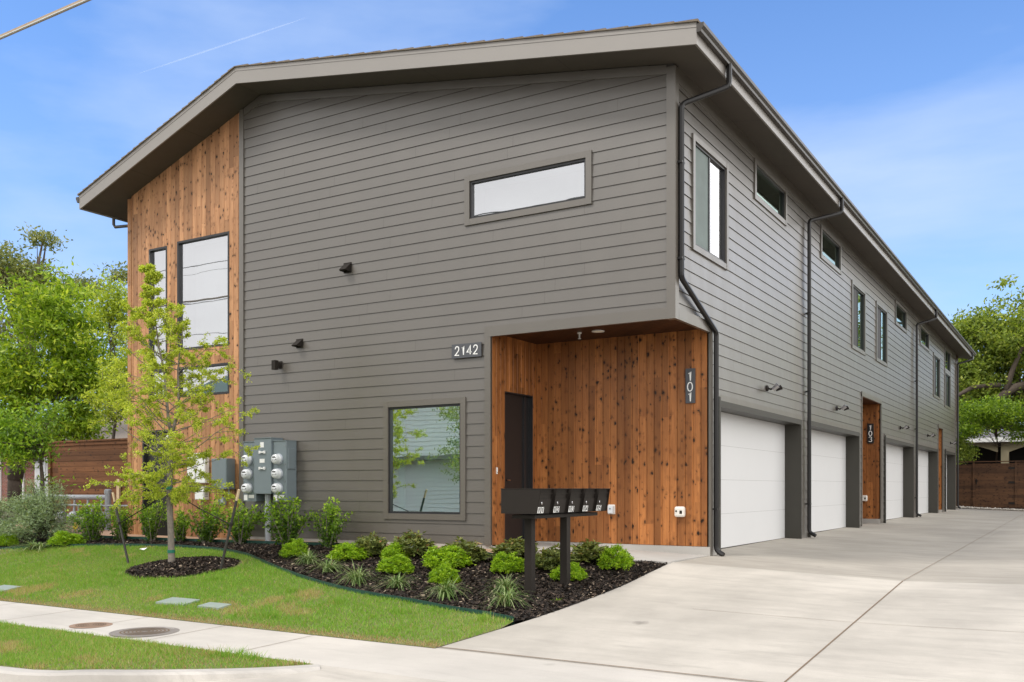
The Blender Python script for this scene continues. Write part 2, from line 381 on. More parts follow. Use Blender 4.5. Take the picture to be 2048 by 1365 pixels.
# ------------------------------------------------------------------ 2D clipping
def clip(poly, a, b, c):      # keep a*x+b*y<=c
    o = []
    for i in range(len(poly)):
        p, q = poly[i], poly[(i+1) % len(poly)]
        dp, dq = a*p[0]+b*p[1]-c, a*q[0]+b*q[1]-c
        if dp <= 0: o.append(p)
        if (dp < 0 < dq) or (dq < 0 < dp):
            t = dp/(dp-dq); o.append((p[0]+(q[0]-p[0])*t, p[1]+(q[1]-p[1])*t))
    return o
def subtract(u0, u1, holes):
    segs = [(u0, u1)]
    for a, b in holes:
        n = []
        for s, e_ in segs:
            if b <= s or a >= e_: n.append((s, e_)); continue
            if a > s: n.append((s, a))
            if b < e_: n.append((b, e_))
        segs = n
    return [q for q in segs if q[1]-q[0] > 1e-4]
def sheet(name, poly, mat, off=0, cell=.5, thick=0, kind='structure', zf=None, bumpy=0):
    mb = MB(); xs = [p[0] for p in poly]; ys = [p[1] for p in poly]; zf = zf or g1
    x = math.floor(min(xs)/cell)*cell
    while x < max(xs):
        y = math.floor(min(ys)/cell)*cell
        while y < max(ys):
            q = clip(clip(clip(clip(poly, -1, 0, -x), 1, 0, x+cell), 0, -1, -y), 0, 1, y+cell)
            if len(q) > 2:
                ar = sum(q[i][0]*q[(i+1)%len(q)][1]-q[(i+1)%len(q)][0]*q[i][1] for i in range(len(q)))
                if abs(ar) > 1e-6:
                    if ar < 0: q = q[::-1]
                    mb.face([(px, py, zf(px, py)+off) for px, py in q])
            y += cell
        x += cell
    if thick:
        n = len(poly)
        for i in range(n):
            p, q = poly[i], poly[(i+1) % n]; k = max(1, int(math.dist(p, q)/cell))
            for j in range(k):
                a_ = (p[0]+(q[0]-p[0])*j/k, p[1]+(q[1]-p[1])*j/k); b_ = (p[0]+(q[0]-p[0])*(j+1)/k, p[1]+(q[1]-p[1])*(j+1)/k)
                za, zb = zf(*a_)+off, zf(*b_)+off
                mb.face([(*a_, za-thick), (*b_, zb-thick), (*b_, zb), (*a_, za)])
    o = mb.build(name, mat)
    bm_merge(o)
    if kind: o['kind'] = kind
    return o
def bm_merge(o):
    import bmesh
    bm = bmesh.new(); bm.from_mesh(o.data); bmesh.ops.remove_doubles(bm, verts=bm.verts, dist=1e-4); bm.to_mesh(o.data); bm.free()
def inpoly(X, Y, poly):
    X = np.asarray(X); Y = np.asarray(Y); ins = np.zeros(X.shape, bool); n = len(poly)
    for i in range(n):
        x1, y1 = poly[i]; x2, y2 = poly[(i+1) % n]
        c = ((y1 > Y) != (y2 > Y)) & (X < (x2-x1)*(Y-y1)/((y2-y1) if abs(y2-y1) > 1e-12 else 1e-12)+x1)
        ins ^= c
    return ins
def scatter(poly, dens):
    xs = [p[0] for p in poly]; ys = [p[1] for p in poly]
    n = int((max(xs)-min(xs))*(max(ys)-min(ys))*dens)
    X = rng.uniform(min(xs), max(xs), n); Y = rng.uniform(min(ys), max(ys), n)
    k = inpoly(X, Y, poly); return X[k], Y[k]
def smooth_line(pts, n=6):
    o = []
    for i in range(len(pts)-1):
        p0 = pts[max(i-1, 0)]; p1 = pts[i]; p2 = pts[i+1]; p3 = pts[min(i+2, len(pts)-1)]
        for j in range(n):
            t = j/n
            o.append(tuple(.5*((2*p1[k])+(-p0[k]+p2[k])*t+(2*p0[k]-5*p1[k]+4*p2[k]-p3[k])*t*t+(-p0[k]+3*p1[k]-3*p2[k]+p3[k])*t**3) for k in range(len(p1))))
    o.append(tuple(pts[-1])); return o

# ================================================================== THE GROUND
mb = MB()
xs = [-3000, -400, -120, -60] + [x*2.0 for x in range(-20, 21)] + [60, 120, 400, 3000]
ys = [-3000, -400, -120, -60, -40, -30, -25] + [y*1.0 for y in range(-22, 1)] + [y*3.0 for y in range(1, 16)] + [60, 120, 400, 3000]
def terr(x, y):
    z = g1(x, y)-.05
    if -3.8 <= x <= 9 and -7.7 <= y <= 0: z -= .03
    if y < -7: z = -.86
    return z
G = [[(x, y, terr(x, y)) for x in xs] for y in ys]
for j in range(len(ys)-1):
    for i in range(len(xs)-1): mb.face([G[j][i], G[j][i+1], G[j+1][i+1], G[j+1][i]])
o = mb.build('ground', m_soil); tag(o, kind='structure')
edging = [(-19., -2.6), (-16., -2.5), (-14.4, -2.25), (-13.25, -1.93), (-12.29, -1.5), (-11.16, -1.2), (-9.97, -1.02), (-8.9, -.98), (-7.99, -1.07), (-7.1, -1.32), (-6.35, -1.69), (-5.5, -2.13), (-4.7, -2.5), (-3.9, -2.83), (-3.06, -3.1), (-2.11, -3.28), (-1.4, -3.45), (-.86, -3.54), (-.40, -3.66)]
edg = smooth_line(edging, 4)
dw_edge = [(-.03, .0), (-.035, -1.0), (-.04, -1.7), (-.14, -2.72), (-.30, -3.66), (-.60, -4.84)]
dwl = smooth_line(dw_edge, 4)
# driveway: light apron, darker court
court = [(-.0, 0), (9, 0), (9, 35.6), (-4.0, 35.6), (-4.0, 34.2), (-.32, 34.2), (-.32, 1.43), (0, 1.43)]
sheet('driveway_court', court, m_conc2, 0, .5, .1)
apron = [p for p in dwl] + [(9, -4.84), (9, 0)]
sheet('driveway_apron', [(p[0], p[1]) for p in apron][::-1], m_conc, .004, .5, .1)
# sidewalk and lower apron
walk = [(-40, -4.84), (-.60, -4.84), (9, -4.84), (9, -5.98), (-1.05, -6.02), (-40, -5.98)]
sheet('sidewalk', walk[::-1], m_walk, .004, 1.0, .08)
curbin = [(-40, -7.5), (-8, -7.5), (-3.7, -7.49), (-2.66, -7.13), (-1.9, -6.72), (-1.36, -6.34), (-1.05, -6.02)]
cin = smooth_line(curbin, 4)
def gutter_z(x, y): return g1(x, y) - .13*max(0., min(1, (-6.02-y)/1.6))
low = [(-1.05, -6.02), (9, -5.98), (9, -7.7), (-4.2, -7.75), (-3.7, -7.60), (-2.6, -7.24), (-1.8, -6.84), (-1.28, -6.46)]
sheet('driveway_entrance', low, m_conc, .003, .5, .05, zf=gutter_z)
street = [(-80, -7.7), (80, -7.7), (80, -16.5), (-80, -16.5)]
sheet('street', street, m_asph, .0, 4.0, zf=lambda x, y: -.79)
sheet('street_gutter', [(-40, -7.6), (9, -7.6), (9, -8.15), (-40, -8.15)], m_curb, .006, 1.0, zf=lambda x, y: -.78)
# curb (profile swept along cin)
mb = MB()
def off_pt(L, i, d):
    p = L[max(i-1, 0)]; q = L[min(i+1, len(L)-1)]; dx, dy = q[0]-p[0], q[1]-p[1]; l = math.hypot(dx, dy); return (L[i][0]+dy/l*d, L[i][1]-dx/l*d)
rows = []
for i in range(len(cin)):
    f = 1; zt = g1(*cin[i])+.012
    r = []
    for d, h in ((0, -.1), (0, 0), (.13, 0), (.16, -.02), (.18, -.15*f-.004), (.30, -.16*f-.006)):
        q = off_pt(cin, i, d); zz = zt+h
        if d > .17: zz = min(zt-.004, gutter_z(*q)-.012+(.0 if d > .2 else .012))
        r.append((q[0], q[1], zz))
    rows.append(r)
for i in range(len(rows)-1):
    for k in range(5): mb.face([rows[i][k], rows[i][k+1], rows[i+1][k+1], rows[i+1][k]])
o = mb.build('curb', m_curb); bm_merge(o); tag(o, kind='structure')
# lawn and verge
lawn = [(p[0], p[1]) for p in edg] + [(x-.004, y) for x, y in dwl if y < -3.7] + [(-19, -4.836)]
sheet('lawn', lawn[::-1], m_lawng, .008, .5)
verge = [(-40, -5.985), (-1.10, -6.03)] + [(x, y+.01) for x, y in cin[::-1][1:]]
sheet('verge', verge[::-1], m_lawng, .010, .5)
# mulch bed
backe = [(-19, -.55), (-12.2, -.50), (-9.3, -.45), (-7., -.36), (-5.8, -.30), (-4.2, -.42), (-3.2, -.40), (-2.6, -.55), (-2.2, -.62)]
bed = [(p[0], p[1]) for p in edg] + [(p[0]-.0, p[1]) for p in dwl[::-1] if p[1] > -3.6 and p[1] < -.18] + [(-.03, -.17), (-2.0, -.17), (-2.2, -.62)] + backe[::-1][1:]
sheet('mulch_bed', bed[::-1], m_mulchg, .006, .5)
sheet('gravel_strip', [(-19, -.55), (-12.2, -.50), (-9.3, -.45), (-7., -.36), (-5.8, -.30), (-4.2, -.42), (-3.2, -.40), (-2.6, -.55), (-2.2, -.62), (-2.0, -.1), (-3.0, .0), (-11.9, 0), (-11.9, 6), (-19, 6)][::-1], m_gravel, .012, .5)
# porch slab (stoop) sloping to the drive
def porch_z(x, y):
    return float(np.interp(x, [-3.04, -.2, 0], [.095, -.012, -.016]) - .10*max(0, -y)*(1 if x < -.4 else 0))
sheet('porch_slab', [(-3.04, 1.43), (-3.04, 0), (-2.1, -.12), (-.02, -.16), (0, 1.43)], m_stoop, .012, .25, .12, zf=porch_z)
# joints as narrow strips
def strip(mb, a, b, w, zf, off):
    k = max(1, int(math.dist(a, b)/.4)); dx, dy = b[0]-a[0], b[1]-a[1]; l = math.hypot(dx, dy); nx, ny = -dy/l*w/2, dx/l*w/2
    for j in range(k):
        p = (a[0]+dx*j/k, a[1]+dy*j/k); q = (a[0]+dx*(j+1)/k, a[1]+dy*(j+1)/k)
        mb.face([(p[0]-nx, p[1]-ny, zf(p[0]-nx, p[1]-ny)+off), (q[0]-nx, q[1]-ny, zf(q[0]-nx, q[1]-ny)+off), (q[0]+nx, q[1]+ny, zf(q[0]+nx, q[1]+ny)+off), (p[0]+nx, p[1]+ny, zf(p[0]+nx, p[1]+ny)+off)])
mb = MB()
strip(mb, (XV-.17, -4.83), (XV, -.01), .013, g1, .010); strip(mb, (XV, .01), (XV-.3, 35), .007, g1, .010)
strip(mb, (-.62, -4.80), (9, -4.80), .016, g1, .013)
strip(mb, (1.2, -2.47), (9, -2.3), .005, g1, .009)
for y in (7.2, 14.5, 21.7, 29): strip(mb, (.02, y), (9, y), .010, g1, .008)
o = mb.build('driveway_joints', m_joint); tag(o, kind='structure')
mb = MB()
for i, x in enumerate([-2.21-1.38*k for k in range(0, 14)]): strip(mb, (x, -4.85), (x+.03, -5.97), .009, g1, .009)
strip(mb, (2.9, -4.9), (2.9, -5.97), .012, g1, .009)
o = mb.build('sidewalk_joints', m_joint); tag(o, kind='structure')

# grass blades -------------------------------------------------------
def fbm(X, Y, s, seed):
    r = np.random.default_rng(seed); v = 0
    for k in range(9):
        a_, b_, c_ = r.normal(0, s, 2).tolist() + [r.uniform(0, 6.28)]
        v = v + np.sin(X*a_+Y*b_+c_)
    return v/3.0
def blades(name, X, Y, hmin, hmax, width, label, extra=None, edge=None):
    n = len(X); Z = gz(X, Y)+.006
    th = rng.uniform(0, 6.283, n); h = rng.uniform(hmin, hmax, n)*(1+.25*np.clip(fbm(X, Y, 2.5, 3), -1, 1))
    tn = np.clip(.55+.16*rng.normal(size=n)+.10*fbm(X, Y, 1.3, 5), .2, 1)
    dry = .7*fbm(X, Y, 2.6, 11)+.55*fbm(X, Y, 7, 12)+.25*rng.normal(size=n)
    tn = np.where(dry > 1.0, rng.uniform(.0, .35, n), tn); tn = np.where(rng.random(n) < .06, rng.uniform(0, .25, n), tn)
    if edge is not None:
        e_ = edge(X, Y); tn = np.where(rng.random(n) < e_, rng.uniform(0, .10, n), tn); h = h*(1-.45*np.clip(e_, 0, 1))
    dx, dy = np.cos(th)*width/2, np.sin(th)*width/2
    lx, ly = rng.normal(0, .45, n)*h, rng.normal(0, .45, n)*h
    V = np.empty((n, 3, 3)); V[:, 0] = np.stack([X-dx, Y-dy, Z], 1); V[:, 1] = np.stack([X+dx, Y+dy, Z], 1); V[:, 2] = np.stack([X+lx, Y+ly, Z+h], 1)
    T = np.repeat(tn, 3)
    o = fastmesh(name, V.reshape(-1, 3), np.arange(n*3).reshape(-1, 3), m_grass, T)
    return tag(o, label, 'grass', kind='stuff')
def lawn_edge(X, Y): return np.clip(1.25-(Y+4.84)/.17, 0, 1)*.9
X, Y = scatter(lawn, 3600); k = (X > -12.5) | (rng.random(len(X)) < .4)
X, Y = X[k], Y[k]
# leave the tree ring and lids bare
ringc = (-7.38, -2.38); rr = ((X-ringc[0])/.98)**2+((Y-ringc[1])/.80)**2
lids = [(-5.26, -4.17, .54, .28, .25), (-4.53, -4.20, .40, .20, .2), (-9.0, -4.33, .46, .30, .2)]
keep = rr > 1+.12*fbm(X, Y, 4, 8)
for lx, ly, lw, lh, la in lids:
    ca, sa = math.cos(la), math.sin(la); px, py = (X-lx)*ca+(Y-ly)*sa, -(X-lx)*sa+(Y-ly)*ca
    keep &= ~((abs(px) < lw/2) & (abs(py) < lh/2))
X, Y = X[keep], Y[keep]
blades('lawn_grass', X, Y, .025, .055, .008, 'short green lawn grass with dry patches between sidewalk and edging', edge=lawn_edge)
vis = [p for p in verge if p[0] > -10] + [(-10, -6.02)]
vis = [(-10, -6.02), (-1.12, -6.06)] + [(x, y+.02) for x, y in cin[::-1][1:] if x > -10] + [(-10, -7.48)]
X, Y = scatter(vis, 5200)
blades('verge_grass', X, Y, .025, .055, .007, 'grass of the verge strip between sidewalk and curb', edge=lambda X, Y: np.clip(1-(X+2.4)/-.9, 0, 1)*.25*(X > -3.2))
# tufts
tf = [(-8.3, -2.9), (-3.0, -3.6), (-1.9, -3.75), (-2.0, -6.1), (-2.15, -6.2), (-1.75, -6.15), (-4.1, -3.3), (-9.4, -3.2), (-7.9, -3.2), (-5.9, -3.0), (-3.3, -4.4), (-.75, -3.75)]
X = np.concatenate([rng.normal(a_, .07, 120) for a_, b_ in tf]); Y = np.concatenate([rng.normal(b_, .05, 120) for a_, b_ in tf])
blades('grass_tufts', X, Y, .06, .12, .008, 'taller grass tufts scattered over lawn and verge')
# mulch chips
def chips(name, X, Y, label, up=None, s0=.012, s1=.05):
    n = len(X); Z = gz(X, Y)+.008+rng.uniform(0, .022, n)
    if up is not None: Z = Z+up(X, Y)
    L = rng.uniform(s0, s1, n)/2*1.2; Wd = L*rng.uniform(.25, .5, n)
    th = rng.uniform(0, 6.283, n); u = np.stack([np.cos(th), np.sin(th), rng.normal(0, .35, n)], 1); w = np.stack([-np.sin(th), np.cos(th), rng.normal(0, .5, n)], 1)
    c = np.stack([X, Y, Z], 1); u = u*L[:, None]; w = w*Wd[:, None]
    V = np.stack([c-u-w, c+u-w*.6, c+u*.9+w, c-u*.8+w], 1)
    T = np.repeat(rng.random(n)**1.0, 4)
    o = fastmesh(name, V.reshape(-1, 3), np.arange(n*4).reshape(-1, 4), m_chip, T)
    return tag(o, label, 'mulch', kind='stuff')
X, Y = scatter([p for p in bed], 2600); k = (X > -12.5) | (rng.random(len(X)) < .3)
chips('bark_mulch', X[k], Y[k], 'dark shredded bark mulch in the planting bed')
ring = [(ringc[0]+.97*math.cos(q*.314)*(1+.04*math.sin(q*3)), ringc[1]+.79*math.sin(q*.314)*(1+.05*math.cos(q*2.1))) for q in range(20)]
def mound(X, Y): return .07*np.clip(1-((X-ringc[0])/.98)**2-((Y-ringc[1])/.8)**2, 0, 1)
sheet('tree_ring_mulch', ring, m_mulchg, .010, .2, zf=lambda x, y: g1(x, y)+float(mound(x, y)))
X, Y = scatter(ring, 4200); chips('tree_ring_bark', X, Y, 'dark bark mulch mounded in a ring round the young tree', mound)
# gravel pebbles strip visible by the wall, white rocks at the rear fence
def rocks(name, X, Y, zf, s0, s1, mat, label):
    n = len(X); S = rng.uniform(s0, s1, n); base = np.array([(1,0,0),(0,1,0),(-1,0,0),(0,-1,0),(0,0,.8),(0,0,-.5)], float)
    V = base[None]*S[:, None, None]*rng.uniform(.6, 1.3, (n, 6, 1)); th = rng.uniform(0, 6.28, n); c_, s_ = np.cos(th)[:, None], np.sin(th)[:, None]
    V = np.stack([V[..., 0]*c_-V[..., 1]*s_, V[..., 0]*s_+V[..., 1]*c_, V[..., 2]], 2) + np.stack([X, Y, zf(X, Y)+S*.3], 1)[:, None]
    Fb = np.array([(0,1,4),(1,2,4),(2,3,4),(3,0,4),(1,0,5),(2,1,5),(3,2,5),(0,3,5)])
    F = (Fb[None]+(np.arange(n)*6)[:, None, None]).reshape(-1, 3)
    return tag(fastmesh(name, V.reshape(-1, 3), F, mat), label, 'gravel', kind='stuff')
m_rock = plain('white_rock', (.50, .46, .41), .85, var=.3, scale=8)
X = rng.uniform(-1.5, 6, 900); Y = rng.uniform(35.45, 36.1, 900)
rocks('white_gravel', X, Y, lambda x, y: gz(x, y)+.02, .03, .09, m_rock, 'pale river rock along the foot of the rear fence')

# edging strips
def edging_obj(name, L, h0, h1, label):
    mb = MB()
    for i in range(len(L)-1):
        a_, b_ = L[i], L[i+1]; dx, dy = b_[0]-a_[0], b_[1]-a_[1]; l = math.hypot(dx, dy); nx, ny = -dy/l*.004, dx/l*.004
        za, zb = g1(*a_), g1(*b_)
        for s in (1, -1): mb.face([(a_[0]+nx*s, a_[1]+ny*s, za-h0), (b_[0]+nx*s, b_[1]+ny*s, zb-h0), (b_[0]+nx*s, b_[1]+ny*s, zb+h1), (a_[0]+nx*s, a_[1]+ny*s, za+h1)])
        mb.face([(a_[0]-nx, a_[1]-ny, za+h1), (b_[0]-nx, b_[1]-ny, zb+h1), (b_[0]+nx, b_[1]+ny, zb+h1), (a_[0]+nx, a_[1]+ny, za+h1)])
    o = mb.build(name, m_edge, org=(L[0][0], L[0][1], g1(*L[0]))); return tag(o, label, 'garden edging')
edging_obj('garden_edging', edg, .05, .060, 'curving green metal edging between the lawn and the mulch bed')
edging_obj('garden_edging', smooth_line(backe, 3), .05, .07, 'straight green metal edging along the tan gravel strip under the wall')

# ================================================================== THE BUILDING
BL = thing('apartment_building', (0, 0, 0), 'grey lap-sided apartment building with cedar panels, shed gable roof and five white garage doors', 'building')
STEP = .1778; Z0R = .0904
XL = -11.94; XC = -8.63; RX = -8.09; SR = .1647; SL = .339; ZR = 8.284     # ridge
def soff(x): return ZR - SR*(x-RX) if x > RX else ZR - SL*(RX-x)
PF = lambda u, d, z: (u, -d, z)                 # front wall (faces -Y)
PS = lambda u, d, z: (d, u, z)                  # long side wall (faces +X)
def PYo(Y): return lambda u, d, z: (u, Y-d, z)  # wall facing -Y at Y
def PXo(X): return lambda u, d, z: (X+d, u, z)
def PXn(X): return lambda u, d, z: (X-d, u, z)
def lap(mb, P, u0, u1, zb, zt, holes=(), roof=None, flip=False, seam=True):
    k0 = math.floor((zb-Z0R)/STEP); z = Z0R+k0*STEP; k = k0
    while z < zt:
        cuts = sorted({max(z, zb), min(z+STEP, zt)} | {c for h in holes for c in (h[2], h[3]) if max(z, zb) < c < min(z+STEP, zt)})
        for a_, b_ in zip(cuts[:-1], cuts[1:]):
            hs_ = [(h[0], h[1]) for h in holes if h[2] < b_-1e-6 and h[3] > a_+1e-6]
            for s, e_ in subtract(u0, u1, hs_):
                poly = [(s, a_), (e_, a_), (e_, b_), (s, b_)]
                if roof:
                    for c in roof: poly = clip(poly, *c)
                    if len(poly) < 3: continue
                dep = lambda q: .0125*(1-(q-z)/STEP)
                pts = [P(q[0], dep(q[1]), q[1]) for q in poly]
                if flip: pts = pts[::-1]
                mb.face(pts)
                if abs(a_-z) < 1e-6:
                    lo = sorted([q[0] for q in poly if abs(q[1]-a_) < 1e-6])
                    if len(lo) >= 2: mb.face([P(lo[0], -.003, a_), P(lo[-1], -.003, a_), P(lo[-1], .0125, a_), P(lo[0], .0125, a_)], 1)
        z += STEP; k += 1
    if seam:          # board end joints: thin dark slits
        pass
def seams(mb, P, u0, u1, zb, zt, holes, every=3.66, topf=None):
    r = random.Random(5); k = math.ceil((zb-Z0R)/STEP)
    while Z0R+(k+1)*STEP < zt:
        z = Z0R+k*STEP; u = u0 + r.uniform(.3, every)
        while u < u1-.1:
            if not any(h[0]-.05 < u < h[1]+.05 and h[2] < z+STEP and h[3] > z for h in holes) and (topf is None or z+STEP < topf(u)-.1):
                mb.face([P(u, .0133, z+.002), P(u+.0022, .0133, z+.002), P(u+.0022, .0010, z+STEP-.004), P(u, .0010, z+STEP-.004)], 2)
            u += every
        k += 1
def boards(mb, P, u0, u1, zb, zt, holes=(), topf=None, w=.128, groove=.007, dep=.010, off=0.0):
    i = math.floor((u0-off)/w)
    while off+i*w < u1:
        a_, b_ = max(off+i*w, u0), min(off+(i+1)*w, u1)
        cuts = sorted({a_, b_} | {c for h in holes for c in (h[0], h[1]) if a_ < c < b_} | {c for c in (off+i*w+groove, off+(i+1)*w-groove) if a_ < c < b_})
        for s, e_ in zip(cuts[:-1], cuts[1:]):
            hs_ = [(h[2], h[3]) for h in holes if h[0] < e_-1e-6 and h[1] > s+1e-6]
            def dd(u):
                q = min(u-(off+i*w), off+(i+1)*w-u); return -dep*(1-min(1, max(0, q)/groove))
            top = zt if topf is None else min(zt, max(topf(s), topf(e_)))
            for c, d in subtract(zb, top, hs_):
                tl, tr = (d, d) if topf is None or d < top-1e-6 else (topf(s), topf(e_))
                mb.face([P(s, dd(s), c), P(e_, dd(e_), c), P(e_, dd(e_), tr), P(s, dd(s), tl)])
        i += 1

# --- openings (u0,u1,z0,z1)
F1 = (-3.44, -1.37, 5.30, 5.90)      # upper strip window, glass incl. frame
F2 = (-5.09, -3.61, .60, 2.38)       # lower window
C1 = (-11.29, -10.73, 2.84, 5.86); C2 = (-10.43, -8.95, 3.74, 5.90); C3 = (-10.43, -8.95, 2.82, 3.41); C1b = C1
DOORL = (-11.43, -10.60, .06, 2.15)
fholes = [F1, F2]
roofc = [(SR, 1, ZR+SR*RX+.03), (-SL, 1, ZR-SL*RX+.03)]
mb = MB()
lap(mb, PF, XC+.09, 0, 3.466, 9, fholes, roofc)
lap(mb, PF, XC+.09, -3.04, .125, 3.466, fholes, roofc)
seams(mb, PF, XC+.1, -.1, 3.6, 7.5, fholes, topf=soff); seams(mb, PF, XC+.1, -3.15, .3, 3.5, fholes)
o = mb.build('front_siding', [m_sid, m_butt_shade, m_jamb], BL)
# long side
SW = [(.76, 2.17, 4.60, 6.13), (3.76, 5.62, 6.13, 6.67), (8.52, 10.30, 6.10, 6.66), (11.68, 13.14, 4.55, 6.05), (14.80, 16.28, 4.60, 6.07), (17.8, 19.7, 6.05, 6.62), (22.72, 24.7, 6.08, 6.62), (26.05, 27.7, 4.55, 6.05), (29.3, 31.0, 4.40, 5.72), (29.3, 31.0, 5.90, 6.68)]
GA = [(1.82, 6.76), (7.47, 12.42), (16.0, 21.15), (21.95, 27.0), (29.4, 32.68)]
GZ = [2.30, 2.33, 2.38, 2.42, 2.46]
EN = [(12.82, 15.43), (27.30, 28.62)]
sh = list(SW) + [(a_, b_, -.2, z) for (a_, b_), z in zip(GA, GZ)] + [(a_, b_, -.2, 3.40) for a_, b_ in EN]
mb = MB()
lap(mb, PS, 0.0, 1.43, 3.466, 7.2, sh); lap(mb, PS, 1.43, 33.0, -.05, 7.2, sh)
seams(mb, PS, .2, 32.8, 2.8, 6.6, sh); mb.build('side_siding', [m_sid, m_butt_shade, m_jamb], BL)
# hidden walls closing the volume
mb = MB()
mb.box(XL, .25, .0, XL+.1, 34.3, 6.98); mb.box(XL, 34.2, 0, -1.2, 34.3, 7.0)
mb.face([(XL, 34.25, 6.9), (-1.2, 34.25, 6.9), (-1.2, 34.25, soff(-1.2)), (RX, 34.25, ZR), (XL, 34.25, soff(XL))])
mb.build('rear_wall', m_sid, BL)
mb = MB()                       # dark backing behind the boards
mb.box(XC, .03, 0, -3.06, .05, 8.0); 
B = MB()
def backing(P, u0, u1, z0, z1, holes, d=-.03):
    cuts = sorted({z0, z1} | {c for h in holes for c in (h[2], h[3]) if z0 < c < z1})
    for a_, b_ in zip(cuts[:-1], cuts[1:]):
        for s, e_ in subtract(u0, u1, [(h[0], h[1]) for h in holes if h[2] < b_-1e-6 and h[3] > a_+1e-6]):
            B.face([P(s, d, a_), P(e_, d, a_), P(e_, d, b_), P(s, d, b_)])
backing(PF, XC, -3.04, .0, 7.0, fholes); backing(PF, -3.04, 0, 3.466, 6.95, fholes)
backing(PF, XL, XC, .0, 6.9, [C1, C2, C3, DOORL])
backing(PS, 0.0, 1.43, 3.466, 6.8, sh); backing(PS, 1.43, 33.0, -.05, 6.8, sh)
B.build('sheathing', m_back, BL)
# --- cedar panel at the left
mb = MB(); boards(mb, PF, XL+.10, XC-.02, .07, 9, [C1, C2, C3, DOORL], topf=lambda u: soff(u)+.02)
mb.build('cedar_panel', m_ced, BL)
mb = MB(); mb.box(XL-.01, -.012, .07, XL+.10, .24, soff(XL)); mb.build('cedar_corner_post', m_ced, BL)
# --- trims
def trimbox(mb, P, u0, u1, z0, z1, d0=0, d1=.032): mb.box(u0, d0, z0, u1, d1, z1, P=P)
mb = MB()
trimbox(mb, PF, XC-.02, XC+.09, .07, soff(XC)+.02, -.01, .034)
trimbox(mb, PF, -3.15, -3.04, .125, 3.466, -.02, .034)
mb.box(-.10, -.0345, 3.398, .0345, .10, 6.93)            # upper outside corner
trimbox(mb, PF, -3.15, -.10, 3.40, 3.56, -.02, .036)      # band over the porch
trimbox(mb, PS, .10, 1.43, 3.40, 3.56, -.02, .036)
trimbox(mb, PS, 1.43, 1.50, -.03, 3.46, -.03, .034)
trimbox(mb, PS, 32.93, 33.03, -.02, 6.7, -.03, .034)
for a_, b_ in EN:
    trimbox(mb, PS, a_-.06, a_, .05, 3.44, -.03, .03); trimbox(mb, PS, b_, b_+.06, .05, 3.44, -.03, .03); trimbox(mb, PS, a_-.06, b_+.06, 3.38, 3.50, -.03, .034)
# frieze under soffit
for x0, x1 in ((XC+.1, RX), (RX, -.1)):
    z0, z1 = soff(x0), soff(x1)
    mb.mesh([(x0, -.028, z0-.13), (x1, -.028, z1-.13), (x1, -.028, z1), (x0, -.028, z0), (x0, .0, z0-.13), (x1, .0, z1-.13), (x1, 0, z1), (x0, 0, z0)], [(0,1,2,3),(4,7,6,5),(0,4,5,1),(3,2,6,7),(0,3,7,4),(1,5,6,2)])
trimbox(mb, PS, .1, 33.0, 6.74, 6.97, -.02, .026)
mb.build('trim_boards', m_trim, BL)
